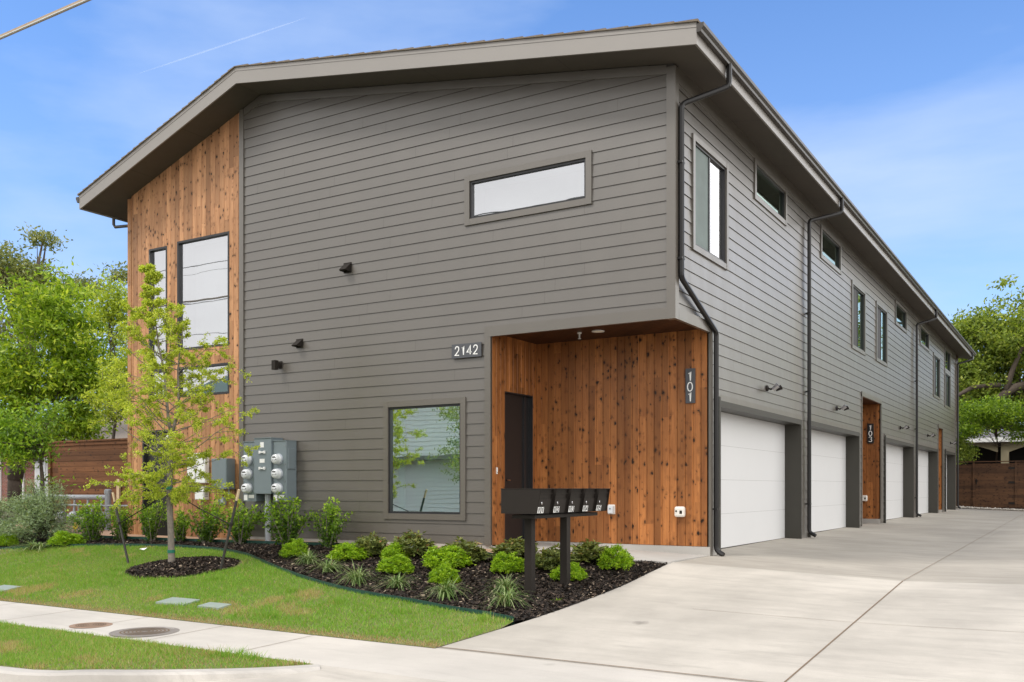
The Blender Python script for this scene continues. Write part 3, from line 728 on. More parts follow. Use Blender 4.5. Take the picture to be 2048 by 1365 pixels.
# --- windows
m_gl_f = glass_mat('glass_front', .55, (.9, .96, .94), 0, .05)
m_gl_l = glass_mat('glass_lower', .62, (.70, 1.0, .88), 0, .05, (.86, 1.0, .93))
m_gl_s = glass_mat('glass_side', .26, (.62, .80, .70), 0, .05, (.70, .86, .76))
m_gl_b = glass_mat('glass_bright', .42, (.9, .95, .95), 0, .03)
m_int_w = plain('room_white', (.75, .76, .78), .9, var=.04); m_int_g = plain('room_green', (.05, .085, .065), .9, var=.2, scale=2)
m_scr1 = plain('curtain_screen', (.15, .19, .18), .6, var=.25, scale=3)
m_scr = plain('insect_screen', (.060, .060, .064), .7, var=.03)
m_int_c = plain('curtain_sheer', (.24, .30, .28), .9, var=.2, scale=3); m_int_t = plain('shade_teal', (.16, .42, .33), .8, var=.1)
def window(P, o4, trim=.10, mull=(), glass=None, inner=None, casing=True, fw=.035, head=.0, gl2=None, rec=.03, scr=False):
    u0, u1, z0, z1 = o4
    f = MB()
    for q in ((u0, u0+fw, z0, z1), (u1-fw, u1, z0, z1), (u0+fw, u1-fw, z0, z0+fw), (u0+fw, u1-fw, z1-fw, z1)):
        f.box(q[0], -.09, q[2], q[1], .006, q[3], P=P)
    for u in mull: f.box(u-fw*.75, -.08, z0+fw, u+fw*.75, -.004, z1-fw, P=P)
    fo = f.build('window', m_frame, BL)
    if casing:
        c = MB(); t = trim; e_ = .034
        c.box(u0-t, -.01, z0-t, u0, e_, z1+t, P=P); c.box(u1, -.01, z0-t, u1+t, e_+.002, z1+t, P=P)
        c.box(u0, -.01, z1, u1, e_-.002, z1+t, P=P); c.box(u0, -.01, z0-t, u1, e_-.002, z0, P=P)
        c.build('casing', m_trim, fo)
    edges = [u0+fw] + sorted(mull) + [u1-fw]
    for i in range(len(edges)-1):
        p = MB(); p.face([P(edges[i], -rec, z0+fw), P(edges[i+1], -rec, z0+fw), P(edges[i+1], -rec, z1-fw), P(edges[i], -rec, z1-fw)])
        p.build('pane', (gl2 if (gl2 and i == len(edges)-2) else glass), fo)
        if scr and i == 0:
            q_ = MB(); q_.box(edges[0], -.022, z0+fw, edges[1], -.018, z1-fw, P=P); q_.build('insect_screen', m_scr1 if gl2 else m_scr, fo)
    r = MB(); D = -.45
    r.face([P(u0, D, z0), P(u1, D, z0), P(u1, D, z1), P(u0, D, z1)])
    r.face([P(u0, D, z0), P(u0, -.04, z0), P(u0, -.04, z1), P(u0, D, z1)]); r.face([P(u1, D, z0), P(u1, -.04, z0), P(u1, -.04, z1), P(u1, D, z1)])
    r.face([P(u0, D, z0), P(u1, D, z0), P(u1, -.04, z0), P(u0, -.04, z0)]); r.face([P(u0, D, z1), P(u1, D, z1), P(u1, -.04, z1), P(u0, -.04, z1)])
    r.build('window_interior', inner, fo)
    return fo
window(PF, F1, glass=m_gl_f, inner=m_int_w, trim=.095)
m_int_l = M('room_pale_green'); _z = m_int_l.n('ShaderNodeSeparateXYZ'); m_int_l.l(m_int_l.pos, _z.inputs[0]); m_int_l.col(m_int_l.mix(m_int_l.ramp(m_int_l.math('DIVIDE', _z.outputs[2], 3.0), [(.30, 0), (.56, 1)]), (.20, .36, .29), (.80, .84, .80))); m_int_l = m_int_l.m
w2 = window(PF, F2, glass=m_gl_l, inner=m_int_l, trim=.095)
mb = MB(); mb.box(-4.98, .12, .64, -4.86, .16, 2.34); mb.build('shade_edge', m_int_t, w2)
for q, g in ((C1, m_gl_f), (C2, m_gl_f), (C3, m_gl_f)): window(PF, q, glass=g, inner=m_int_w if q is not C3 else m_int_g, casing=False, fw=.04, rec=.05)
f = MB(); f.box(C1[0]+.04, -.03, 3.36, C1[1]-.04, .05, 3.42); f.build('window_transom', m_frame, BL)
for i, q in enumerate(SW):
    wide = q[3]-q[2] < 1.0
    mull = () if wide else ((q[0]+q[1])/2,)
    window(PS, q, glass=(m_int_g and m_gl_s), inner=(m_int_c if i == 0 else m_int_g), mull=mull, trim=.085, gl2=(m_gl_b if i == 0 else None), scr=(not wide))
# --- left side door (behind the small tree)
mb = MB(); mb.box(DOORL[0], .06, DOORL[2], DOORL[1], .10, DOORL[3]); do = mb.build('door', m_ddoor, BL)
mb = MB(); mb.box(DOORL[0]+.06, .02, 1.0, DOORL[0]+.10, .06, 1.10); mb.build('handle', m_black, do)
mb = MB(); mb.box(DOORL[0]-.04, -.02, DOORL[2], DOORL[0], .1, DOORL[3]+.04); mb.box(DOORL[1], -.02, DOORL[2], DOORL[1]+.04, .1, DOORL[3]+.04); mb.box(DOORL[0], -.02, DOORL[3], DOORL[1], .1, DOORL[3]+.04); mb.build('door_frame', m_frame, do)
# --- porch
PX0 = -3.04; PY1 = 1.43; PZ = 3.466
DO = (.40, 1.30, .12, 2.58)
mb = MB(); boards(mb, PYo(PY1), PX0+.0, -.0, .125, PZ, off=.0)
mb.build('porch_cedar_wall', m_ced_shade, BL)
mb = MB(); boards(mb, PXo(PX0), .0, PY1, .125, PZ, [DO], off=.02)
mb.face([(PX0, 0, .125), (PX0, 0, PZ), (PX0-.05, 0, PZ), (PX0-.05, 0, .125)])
mb.build('porch_cedar_return', m_ced_shade, BL)
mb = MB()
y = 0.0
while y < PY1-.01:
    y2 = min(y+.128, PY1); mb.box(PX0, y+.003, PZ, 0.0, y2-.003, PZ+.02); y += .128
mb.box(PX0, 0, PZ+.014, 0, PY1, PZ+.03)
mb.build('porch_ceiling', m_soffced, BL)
mb = MB(); mb.box(PX0-.12, DO[0], DO[2], PX0-.08, DO[1], DO[3]); do = mb.build('door', m_ddoor, BL)
mb = MB(); mb.box(PX0-.08, DO[0], DO[2], PX0-.002, DO[0]+.02, DO[3]); mb.box(PX0-.08, DO[1]-.02, DO[2], PX0-.002, DO[1], DO[3]); mb.box(PX0-.08, DO[0]+.02, DO[3]-.02, PX0-.002, DO[1]-.02, DO[3])
mb.box(PX0-.079, DO[1]-.20, DO[2], PX0-.05, DO[1]-.16, DO[3]-.02)
mb.build('door_frame', m_frame, do)
mb = MB(); mb.tube([(PX0-.075, .52, 1.15), (PX0-.03, .52, 1.15), (PX0-.03, .62, 1.15)], .012); mb.build('handle', m_chrome, do)
mb = MB(); mb.box(PX0-.1, DO[0], .09, PX0+.01, DO[1], .122); mb.build('threshold', m_chrome, do)
# concrete stem walls
mb = MB(); mb.box(PX0+.01, PY1-.03, -.15, .02, PY1+.04, .12); mb.box(-.02, PY1+.04, -.15, .02, 1.75, .12); mb.build('foundation', m_stoop, BL)
mb = MB(); mb.box(XC, -.004, -.2, PX0-.001, .03, .124); mb.box(XL, -.004, -.2, XC, .03, .069)
mb.build('foundation', m_stoop, BL)
for a_, b_ in EN:
    mb = MB(); mb.box(-1.4, b_-.035, -.1, .0, b_, .16); mb.build('foundation', m_stoop, BL)
# --- garage bays
for i, ((a_, b_), zt) in enumerate(zip(GA, GZ)):
    zb = g1(0, (a_+b_)/2)+.01
    gd = MB(); n = 4; hgt = (zt-zb)/n; zb0 = zb+.012
    for k in range(n):
        gd.box(-.345, a_+.0, zb0+k*hgt+.003, -.30, b_-.0, zb0+(k+1)*hgt-.003)
        if k: gd.box(-.303, a_, zb0+k*hgt-.003, -.3015, b_, zb0+k*hgt+.003, 1)
    gd.box(-.36, a_, zb0, -.304, b_, zt)
    go = gd.build('garage_door', [m_door, m_sline], BL)
    s = MB(); s.box(-.345, a_, zb-.03, -.31, b_, zb0+.004); s.build('door_seal', m_black, go)
    j = MB()
    j.box(-.36, b_, zb-.05, .03, b_+.06, zt+.10); j.box(-.36, a_-.06, zb-.05, .03, a_, zt+.10); j.box(-.36, a_, zt, .03, b_, zt+.10)
    j.box(.03, a_-.075, zb-.05, .055, a_+.0, zt+.15)
    j.build('garage_jamb', m_jamb, BL)
    h = MB(); h.box(-.01, a_-.06, zt+.10, .028, b_+.06, zt+.19); h.build('garage_header', m_trim, BL)
# --- entry slots with cedar
for n_, (a_, b_) in enumerate(EN):
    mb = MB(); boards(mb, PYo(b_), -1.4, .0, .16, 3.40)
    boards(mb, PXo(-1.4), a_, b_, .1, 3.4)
    mb.build('entry_cedar', m_ced_shade, BL)
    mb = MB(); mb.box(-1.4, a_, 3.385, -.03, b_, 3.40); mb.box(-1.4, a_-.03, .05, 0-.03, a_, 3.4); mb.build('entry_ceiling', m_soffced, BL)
    mb = MB(); mb.box(-1.39, a_+.4, .12, -1.36, a_+1.3, 2.5); mb.build('door', m_ddoor, BL)
# rear bump-out, upper floor only
mb = MB(); boards(mb, PXo(-.02), 33.03, 34.3, 3.95, 7.0); mb.box(-1.2, 34.25, 3.3, -.03, 34.3, 7.0); mb.build('rear_cedar_wall', m_soffced, BL)
mb = MB(); lap(mb, PXo(-.02), 33.03, 34.3, 3.3, 3.95); mb.box(-1.2, 33.0, 3.28, -.02, 34.3, 3.30); mb.build('rear_siding', [m_sid, m_butt_shade], BL)
# --- roof
YF = -.62; YB = 34.9; XE = .56; XW = -12.67
def rf(x): return soff(x)
mb = MB()    # soffit
for x0, x1 in ((XW+.03, RX), (RX, XE-.03)):
    for y0, y1, in ((YF+.03, YB-.03),):
        mb.mesh([(x0, y0, rf(x0)+.015), (x1, y0, rf(x1)+.015), (x1, y1, rf(x1)+.015), (x0, y1, rf(x0)+.015), (x0, y0, rf(x0)+.03), (x1, y0, rf(x1)+.03), (x1, y1, rf(x1)+.03), (x0, y1, rf(x0)+.03)], [(0,3,2,1),(4,5,6,7),(0,1,5,4),(1,2,6,5),(2,3,7,6),(3,0,4,7)])
for y in [YF+2.44*k+.6 for k in range(1, 15)]: mb.mesh([(0.03, y, rf(.03)+.0125), (XE-.04, y, rf(XE-.04)+.0125), (XE-.04, y+.006, rf(XE-.04)+.0125), (.03, y+.006, rf(.03)+.0125)], [(0, 1, 2, 3)], 1)
for x in (-11.1, -9.6, -6.4, -4., -1.6): mb.mesh([(x, YF+.03, rf(x)+.0125), (x, 0, rf(x)+.0125), (x+.006, 0, rf(x+.006)+.0125), (x+.006, YF+.03, rf(x+.006)+.0125)], [(0, 1, 2, 3)], 1)
mb.build('soffit', [m_sof, m_back], BL)
H = .275
mb = MB()
def slab(x0, x1, y0, y1, za, zb):   # between rf+za and rf+zb
    mb.mesh([(x0, y0, rf(x0)+za), (x1, y0, rf(x1)+za), (x1, y1, rf(x1)+za), (x0, y1, rf(x0)+za), (x0, y0, rf(x0)+zb), (x1, y0, rf(x1)+zb), (x1, y1, rf(x1)+zb), (x0, y1, rf(x0)+zb)], [(0,3,2,1),(4,5,6,7),(0,1,5,4),(1,2,6,5),(2,3,7,6),(3,0,4,7)])
for y0, y1 in ((YF, YF+.028), (YB-.028, YB)):
    slab(XW, RX, y0, y1, 0, H); slab(RX, XE, y0, y1, 0, H)
mb.box(XE-.028, YF+.028, rf(XE), XE, YB-.028, rf(XE)+H-.02); mb.box(XW, YF+.028, rf(XW), XW+.028, YB-.028, rf(XW)+H)
mb.build('fascia', m_fas, BL)
mb = MB()
for y0, y1 in ((YF-.006, YF+.002),): slab(XW-.0, RX, y0, y1, H-.055, H+.012); slab(RX, XE+.0, y0, y1, H-.055, H+.012)
mb.build('drip_edge', m_fas, BL)
mb = MB()
for x0, x1 in ((XW-.02, RX), (RX, XE+.03)):
    n = 26
    for k in range(n):
        a_, b_ = x0+(x1-x0)*k/n, x0+(x1-x0)*(k+1)/n
        za, zb = rf(a_)+H+.012, rf(b_)+H+.012
        hi, lo = (.014, .032) if x1 > RX+.1 else (.032, .014)
        j = random.uniform(-.004, .004)
        mb.mesh([(a_, YF-.03+j, za), (b_, YF-.03+j, zb), (b_, YB+.02, zb), (a_, YB+.02, za), (a_, YF-.03+j, za+hi), (b_, YF-.03+j, zb+lo), (b_, YB+.02, zb+lo), (a_, YB+.02, za+hi)], [(0,3,2,1),(4,5,6,7),(0,1,5,4),(1,2,6,5),(2,3,7,6),(3,0,4,7)])
mb.build('roof', m_shing, BL)
def gutter(x, s, z):
    prof = [(0, -.115), (.062*s, -.115), (.070*s, -.085), (.098*s, -.045), (.10*s, 0), (.092*s, 0), (.088*s, -.04), (0.004*s, -.1), (0, 0)]
    mb = MB(); n = len(prof)
    V = [(x+p[0], YF-.01, z+p[1]) for p in prof] + [(x+p[0], YB, z+p[1]) for p in prof]
    mb.mesh(V, [(i, (i+1) % n, n+(i+1) % n, n+i) for i in range(n)] + [(0, 1, 2, 3, 4, 8)])
    return mb.build('gutter', m_gutter, BL)
gutter(XE+.002, 1, 7.125); gutter(XW-.002, -1, 6.99)
# --- downspouts
def spout(pts, r=.040):
    L = []
    for i, p in enumerate(pts):
        if 0 < i < len(pts)-1:
            a_, b_, c = Vector(pts[i-1]), Vector(p), Vector(pts[i+1])
            for t in (.0, .25, .5, .75, 1):
                q0 = b_+(a_-b_).normalized()*.07; q2 = b_+(c-b_).normalized()*.07
                L.append(q0*(1-t)**2+b_*2*t*(1-t)+q2*t*t)
        else: L.append(Vector(p))
    mb = MB(); mb.tube(L, r, n=8)
    o = mb.build('downspout', m_dsp, BL, smooth=False)
    return o
def straps(o, L):
    for x, y, z in L:
        mb = MB(); mb.box(x-.05, y-.055, z-.015, x+.047, y+.055, z+.015); mb.build('strap', m_dsp, o)
GX = XE+.05
o = spout([(GX, .55, 7.03), (GX, .55, 6.72), (.075, .09, 6.42), (.075, .09, 3.98), (.075, 1.545, 3.42), (.075, 1.545, .06), (.20, 1.52, .0)]); straps(o, [(.06, .09, 5.6), (.06, .09, 4.25), (.06, 1.545, .7)])
for Yd in (7.18, 21.45):
    o = spout([(GX, Yd+.55, 7.03), (GX, Yd+.55, 6.72), (.085, Yd, 6.50), (.085, Yd, .12+g1(0, Yd)), (.22, Yd-.03, .05+g1(0, Yd))]); straps(o, [(.07, Yd, 4.6), (.07, Yd, 3.0), (.07, Yd, .7)])
o = spout([(GX, 33.7, 7.03), (GX, 33.7, 6.72), (.085, 33.15, 6.50), (.085, 33.15, .22), (.2, 33.1, .14)])
mb = MB(); mb.tube([(XW-.03, .2, 6.9), (XW-.03, .2, 6.62), (XW+.02, .2, 6.56), (XL-.02, .2, 6.50), (XL-.04, .3, 6.4), (XL-.04, .3, .3)], .032); mb.build('downspout', m_gutter, BL)

# ================================================================== LETTERING
STK = {'0': [[(.5+.36*math.sin(t*math.pi/10), .5-.5*math.cos(t*math.pi/10)) for t in range(21)]],
 '1': [[(.25, .80), (.55, 1.0), (.55, 0)]],
 '2': [[(.13, .72), (.18, .88), (.32, .98), (.5, 1.0), (.70, .96), (.83, .82), (.83, .66), (.72, .48), (.10, 0), (.88, 0)]],
 '3': [[(.15, .90), (.35, 1), (.62, .99), (.79, .86), (.79, .70), (.64, .57), (.42, .545)], [(.42, .545), (.68, .51), (.84, .37), (.84, .20), (.68, .04), (.42, -.0), (.13, .10)]],
 '4': [[(.66, 0), (.66, 1.0), (.06, .27), (.92, .27)]],
 '5': [[(.78, 1.0), (.25, 1.0), (.19, .56), (.45, .62), (.70, .55), (.84, .36), (.80, .15), (.6, .01), (.35, 0), (.13, .10)]]}
def glyph(mb, ch, u, z, w, h, t, P, d):
    for L in STK[ch]:
        pts = [(u+p[0]*w, z+p[1]*h) for p in L]; n = len(pts); Lf = []; Rt = []
        for i in range(n):
            a_, b_ = pts[max(i-1, 0)], pts[min(i+1, n-1)]; dx, dz = b_[0]-a_[0], b_[1]-a_[1]; l = math.hypot(dx, dz) or 1
            k = 1.0
            if 0 < i < n-1:
                v1 = Vector((pts[i][0]-pts[i-1][0], pts[i][1]-pts[i-1][1])).normalized(); v2 = Vector((pts[i+1][0]-pts[i][0], pts[i+1][1]-pts[i][1])).normalized()
                k = min(2.2, 1/max(.3, math.sqrt(max(.01, (1+v1.dot(v2))/2))))
            Lf.append((pts[i][0]-dz/l*t/2*k, pts[i][1]+dx/l*t/2*k)); Rt.append((pts[i][0]+dz/l*t/2*k, pts[i][1]-dx/l*t/2*k))
        for i in range(n-1):
            mb.face([P(Lf[i][0], d, Lf[i][1]), P(Rt[i][0], d, Rt[i][1]), P(Rt[i+1][0], d, Rt[i+1][1]), P(Lf[i+1][0], d, Lf[i+1][1])])
# house number
T = thing('number_sign', (-3.485, -.03, 3.21), 'horizontal charcoal number plaque reading 2142 beside the porch', 'sign')
mb = MB(); mb.box(-3.77, -.045, 3.10, -3.205, -.03, 3.325); mb.build('plaque', m_plaq, T)
mb = MB()
for i, ch in enumerate('2142'): glyph(mb, ch, -3.71+i*.118+(.0 if i != 1 else -.0), 3.145, .098, .14, .017, PYo(-.045), .004)
mb.build('digits', m_letter, T)
T = thing('number_sign', (-.29, 1.40, 2.60), 'vertical charcoal plaque reading 101 on the porch cedar wall', 'sign')
mb = MB(); mb.box(-.365, 1.392, 2.335, -.215, 1.428, 2.87); mb.build('plaque', m_plaq, T)
mb = MB()
for i, ch in enumerate('101'): glyph(mb, ch, -.345, 2.68-i*.16, .11, .135, .017, PYo(1.392), .004)
mb.build('digits', m_letter, T)
yb = EN[0][1]
T = thing('number_sign', (-.257, yb-.03, 2.55), 'vertical black plaque reading 103 in the first entry slot of the long wall', 'sign')
mb = MB(); mb.box(-.345, yb-.03, 2.28, -.175, yb-.002, 2.84); mb.build('plaque', m_plaqb, T)
mb = MB()
for i, ch in enumerate('103'): glyph(mb, ch, -.318, 2.66-i*.165, .115, .135, .020, PYo(yb-.03), .004)
mb.build('digits', m_letter, T)

# ================================================================== WALL FIXTURES
def hood(x, z, s, label, light=False):
    T = thing('wall_vent' if not light else 'wall_light', (x, -.02, z), label, 'wall vent' if not light else 'wall light')
    mb = MB()
    if light:
        mb.box(x-.045, -.19, z-.085, x+.045, -.10, z+.085); mb.build('lamp_body', m_black, T, bevel=.004)
        mb = MB(); mb.box(x-.03, -.10, z-.02, x+.03, -.03, z+.05); mb.build('lamp_arm', m_black, T)
        mb = MB(); mb.box(x-.05, -.03, z-.05, x+.05, -.015, z+.08); mb.build('wall_plate', m_black, T)
    else:
        a_ = s/2
        mb.mesh([(x-a_, -.018, z+a_), (x+a_, -.018, z+a_), (x+a_, -.16, z-a_*.75), (x-a_, -.16, z-a_*.75), (x-a_, -.018, z-a_), (x+a_, -.018, z-a_), (x+a_, -.13, z-a_), (x-a_, -.13, z-a_)],
                [(0,1,2,3),(0,3,7,4),(1,5,6,2),(3,2,6,7)])
        mb.build('hood', m_black, T)
        mb = MB(); mb.box(x-a_-.015, -.022, z-a_-.015, x+a_+.015, -.012, z+a_+.015); mb.build('flange', m_black if s < .15 else m_gutter, T)
hood(-5.99, 4.84, .145, 'upper black vent hood on the front siding')
hood(-7.12, 3.62, .13, 'middle black vent hood on the front siding')
hood(-7.60, 3.25, .13, 'small black box light below the vent hoods', True)
# garage lamps
def lamp(y, z, label):
    T = thing('garage_light', (.0, y, z), label, 'wall light', 'lights above the garage doors')
    mb = MB(); mb.lathe((.015, y, z), [(.055, 0), (.055, .02), (.03, .035)], 12, 'X'); mb.build('wall_plate', m_black, T)
    mb = MB(); mb.tube([(.03, y, z), (.09, y, z-.02), (.15, y-.0, z+.01)], .018, 8); mb.build('lamp_arm', m_black, T, smooth=True)
    mb = MB(); mb.tube([(.13, y, z-.03), (.22, y, z+.045)], [.035, .052], 12)
    h = mb.build('lamp_head', m_chrome, T, smooth=False)
    mb = MB(); mb.tube([(.16, y+.07, z-.03), (.25, y+.11, z+.02)], [.03, .045], 10); mb.build('lamp_head', m_black, T)
for (y, z), l in zip(((4.42, 2.82), (9.95, 2.86), (18.6, 2.89), (24.45, 2.93), (31.1, 2.93)), ('first', 'second', 'third', 'fourth', 'fifth')):
    lamp(y, z, 'small black lamp above the %s garage door from the street' % l)
# porch fixtures
T = thing('ceiling_light', (-1.55, .75, PZ), 'round white recessed light in the porch ceiling', 'ceiling light')
mb = MB(); mb.lathe((-1.55, .75, PZ-.012), [(.085, 0), (.10, .002), (.10, .012)], 24); mb.build('trim_ring', m_white, T)
mb = MB(); mb.lathe((-1.55, .75, PZ-.014), [(.07, 0), (.07, .002)], 24); mb.build('diffuser', m_lamp, T)
T = thing('sprinkler', (-1.86, .72, PZ), 'small white fire sprinkler hanging from the porch ceiling', 'sprinkler')
mb = MB(); mb.lathe((-1.86, .72, PZ-.02), [(.035, 0), (.035, .02)], 14); mb.build('escutcheon', m_white, T)
mb = MB(); mb.tube([(-1.86, .72, PZ-.02), (-1.86, .72, PZ-.09)], .013, 8); mb.lathe((-1.86, .72, PZ-.1), [(.028, 0), (.028, .006)], 10); mb.build('nozzle', m_white, T)
T = thing('doorbell', (PX0, .15, 1.3), 'small white doorbell on the cedar strip beside the porch door', 'doorbell')
mb = MB(); mb.box(PX0-.002, .135, 1.245, PX0+.018, .165, 1.35); mb.build('doorbell_body', m_white, T, bevel=.004)
mb = MB(); mb.box(PX0+.018, .142, 1.262, PX0+.021, .158, 1.28); mb.build('doorbell_button', m_grey, T)
T = thing('outlet_cover', (-1.63, 1.42, .68), 'clear bubble outlet cover on the porch cedar wall behind the mailboxes', 'outlet')
mb = MB(); mb.box(-1.69, 1.395, .60, -1.575, 1.432, .755); mb.build('backplate', m_offw, T, bevel=.006)
mb = MB(); mb.box(-1.68, 1.35, .61, -1.585, 1.395, .745); mb.build('bubble_lid', m_mgl, T, bevel=.012)
mb = MB(); mb.box(-1.645, 1.345, .68, -1.62, 1.352, .70); mb.build('latch', m_grey, T)
def cube_box(x, y, z, s, label):
    T = thing('hose_box', (x, y, z), label, 'hose box')
    mb = MB(); mb.box(x-s/2, y-s*.55, z-s/2, x+s/2, y, z+s/2); mb.build('housing', m_offw, T, bevel=s*.18)
    mb = MB(); mb.box(x+.01, y-s*.57, z-.03, x+.05, y-s*.54, z+.02); mb.lathe((x-.045, y-s*.55, z+.01), [(.014, 0), (.014, .006)], 10, 'Y'); mb.build('valve_opening', m_black, T)
cube_box(-.45, 1.425, .655, .165, 'white cube-shaped hose box on the porch cedar wall near the corner')
cube_box(-.42, yb-.002, .74, .17, 'white hose box in the entry slot below the 103 plaque')
# dryer stub etc. by the left door: white boxes
def wbox(x0, x1, z0, z1, d, label, name='cable_box', mat=None, lid=True):
    T = thing(name, ((x0+x1)/2, -.02, (z0+z1)/2), label, 'utility box')
    mb = MB(); mb.box(x0, -.02-d, z0, x1, -.01, z1); mb.build('enclosure', mat or m_white, T, bevel=.006)
    mb = MB(); mb.box(x0+.01, -.026-d, z0+.012, x1-.01, -.0205-d, z1-.012); mb.build('cover', mat or m_white, T, bevel=.002)
    return T
wbox(-10.01, -9.78, 1.13, 1.70, .09, 'tall white cable box left of the pair behind the young tree')
wbox(-9.75, -9.49, 1.12, 1.70, .09, 'tall white cable box right of the pair behind the young tree')
T = wbox(-9.75, -9.50, .80, 1.06, .12, 'low white cable box under the pair of white boxes')
mb = MB()
for k in range(5): mb.box(-9.485, -.11, .86+k*.03, -9.493, -.05, .872+k*.03)
mb.build('louvre', m_grey, T)
T = wbox(-9.19, -8.78, 1.00, 1.58, .20, 'plain grey metal electric box left of the meter bank', 'electric_box', m_grey)
mb = MB(); mb.tube([(-9.05, -.1, 1.0), (-9.05, -.1, .88), (-9.02, -.1, .84)], .013); mb.tube([(-8.85, -.1, 1.0), (-8.85, -.1, .90)], .018); mb.build('conduit_stub', m_pvc, T)
T = thing('outlet_cover', (-9.08, -.02, .78), 'grey weatherproof outlet under the plain electric box', 'outlet')
mb = MB(); mb.box(-9.15, -.11, .70, -9.00, -.01, .85); mb.build('backplate', m_pvc, T, bevel=.02)
mb = MB(); mb.tube([(-9.10, -.12, .83), (-9.10, -.125, .72)], .014); mb.build('cord', m_grey, T)
T = thing('security_light', (-10.55, -.02, 2.08), 'white twin floodlight over the left door behind the tree', 'wall light')
mb = MB(); mb.box(-10.62, -.05, 2.02, -10.5, -.01, 2.14); mb.build('wall_plate', m_white, T)
mb = MB(); mb.tube([(-10.60, -.05, 2.06), (-10.66, -.15, 1.98)], [.03, .05], 10); mb.tube([(-10.52, -.05, 2.06), (-10.46, -.15, 1.98)], [.03, .05], 10); mb.build('lamp_head', m_white, T)
# --- electric meter bank
T = thing('meter_bank', (-7.85, 0, .78), 'grey electric meter bank with six round meters and a grey riser conduit', 'electric meters')
def cab(x0, x1, z0, z1, y0, y1, name):
    mb = MB(); mb.box(x0, y0, z0, x1, y1, z1); o = mb.build(name, m_grey, T, bevel=.004)
    mb = MB(); mb.box(x0-.006, y0-.012, z1, x1+.006, y1, z1+.012); mb.build('rain_cap', m_grey, o); return o
cl_ = cab(-8.30, -7.97, .78, 1.865, -.25, -.02, 'left_cabinet')
cm_ = cab(-7.955, -7.53, .92, 1.92, -.31, -.02, 'main_cabinet')
cr_ = cab(-7.515, -7.19, .78, 1.865, -.27, -.02, 'right_cabinet')
mb = MB(); mb.box(-7.29, -.25, 1.36, -7.17, -.06, 1.74); mb.build('side_box', m_grey, T, bevel=.01)
def meter(x, z, y):
    mb = MB(); mb.lathe((x, y, z), [(.10, 0), (.10, .02), (.092, .03)], 20, 'Y'); r_ = mb.build('meter', m_pvc, T, smooth=False)
    mb = MB(); mb.lathe((x, y-.03, z), [(.086, 0), (.086, .07), (.078, .085), (.0, .09)], 20, 'Y'); mb.build('meter_dome', m_mgl, r_, smooth=True)
    mb = MB(); mb.box(x-.045, y-.122, z+.025, x+.035, y-.120, z+.045); mb.box(x+.035, y-.121, z-.02, x+.055, y-.119, z+.0); mb.box(x-.05, y-.1215, z-.02, x-.02, y-.12, z-.012); mb.box(x-.01, y-.1215, z-.02, x+.02, y-.12, z-.012); mb.build('meter_face', m_black, r_)
for z in (1.54, 1.28, 1.02):
    meter(-8.155, z, -.25); meter(-7.375, z, -.27)
mb = MB()
for z in (1.67, 1.38):
    mb.box(-7.81, -.34, z-.012, -7.68, -.33, z+.012); mb.box(-7.82, -.335, z-.025, -7.79, -.31, z+.025); mb.box(-7.70, -.335, z-.025, -7.67, -.31, z+.025)
mb.build('handle', m_white, T)
for q in ((-7.80, -.313, 1.755, -7.71, -.3105, 1.85), (-7.815, -.313, 1.48, -7.69, -.3105, 1.55), (-8.28, -.253, .80, -8.19, -.2515, .90), (-8.16, -.253, .84, -8.02, -.2515, .90), (-7.50, -.273, .80, -7.41, -.2715, .90), (-7.38, -.273, .84, -7.24, -.2715, .90)):
    mb = MB(); mb.box(*q); mb.build('label_plate', m_white, T)
mb = MB()
for x in (-8.285, -8.0, -7.495, -7.22):
    for z in (1.78, 1.45, 1.15, .92): mb.lathe((x, -.272 if x > -7.6 else -.252, z), [(.010, 0), (.008, .006)], 8, 'Y')
mb.build('bolt', m_chrome, T)
mb = MB(); mb.tube([(-7.76, -.16, .92), (-7.76, -.16, .02)], .056, 14); mb.tube([(-7.76, -.16, .62), (-7.76, -.16, .45)], .064, 14); mb.build('conduit', m_pvc, T, smooth=False)

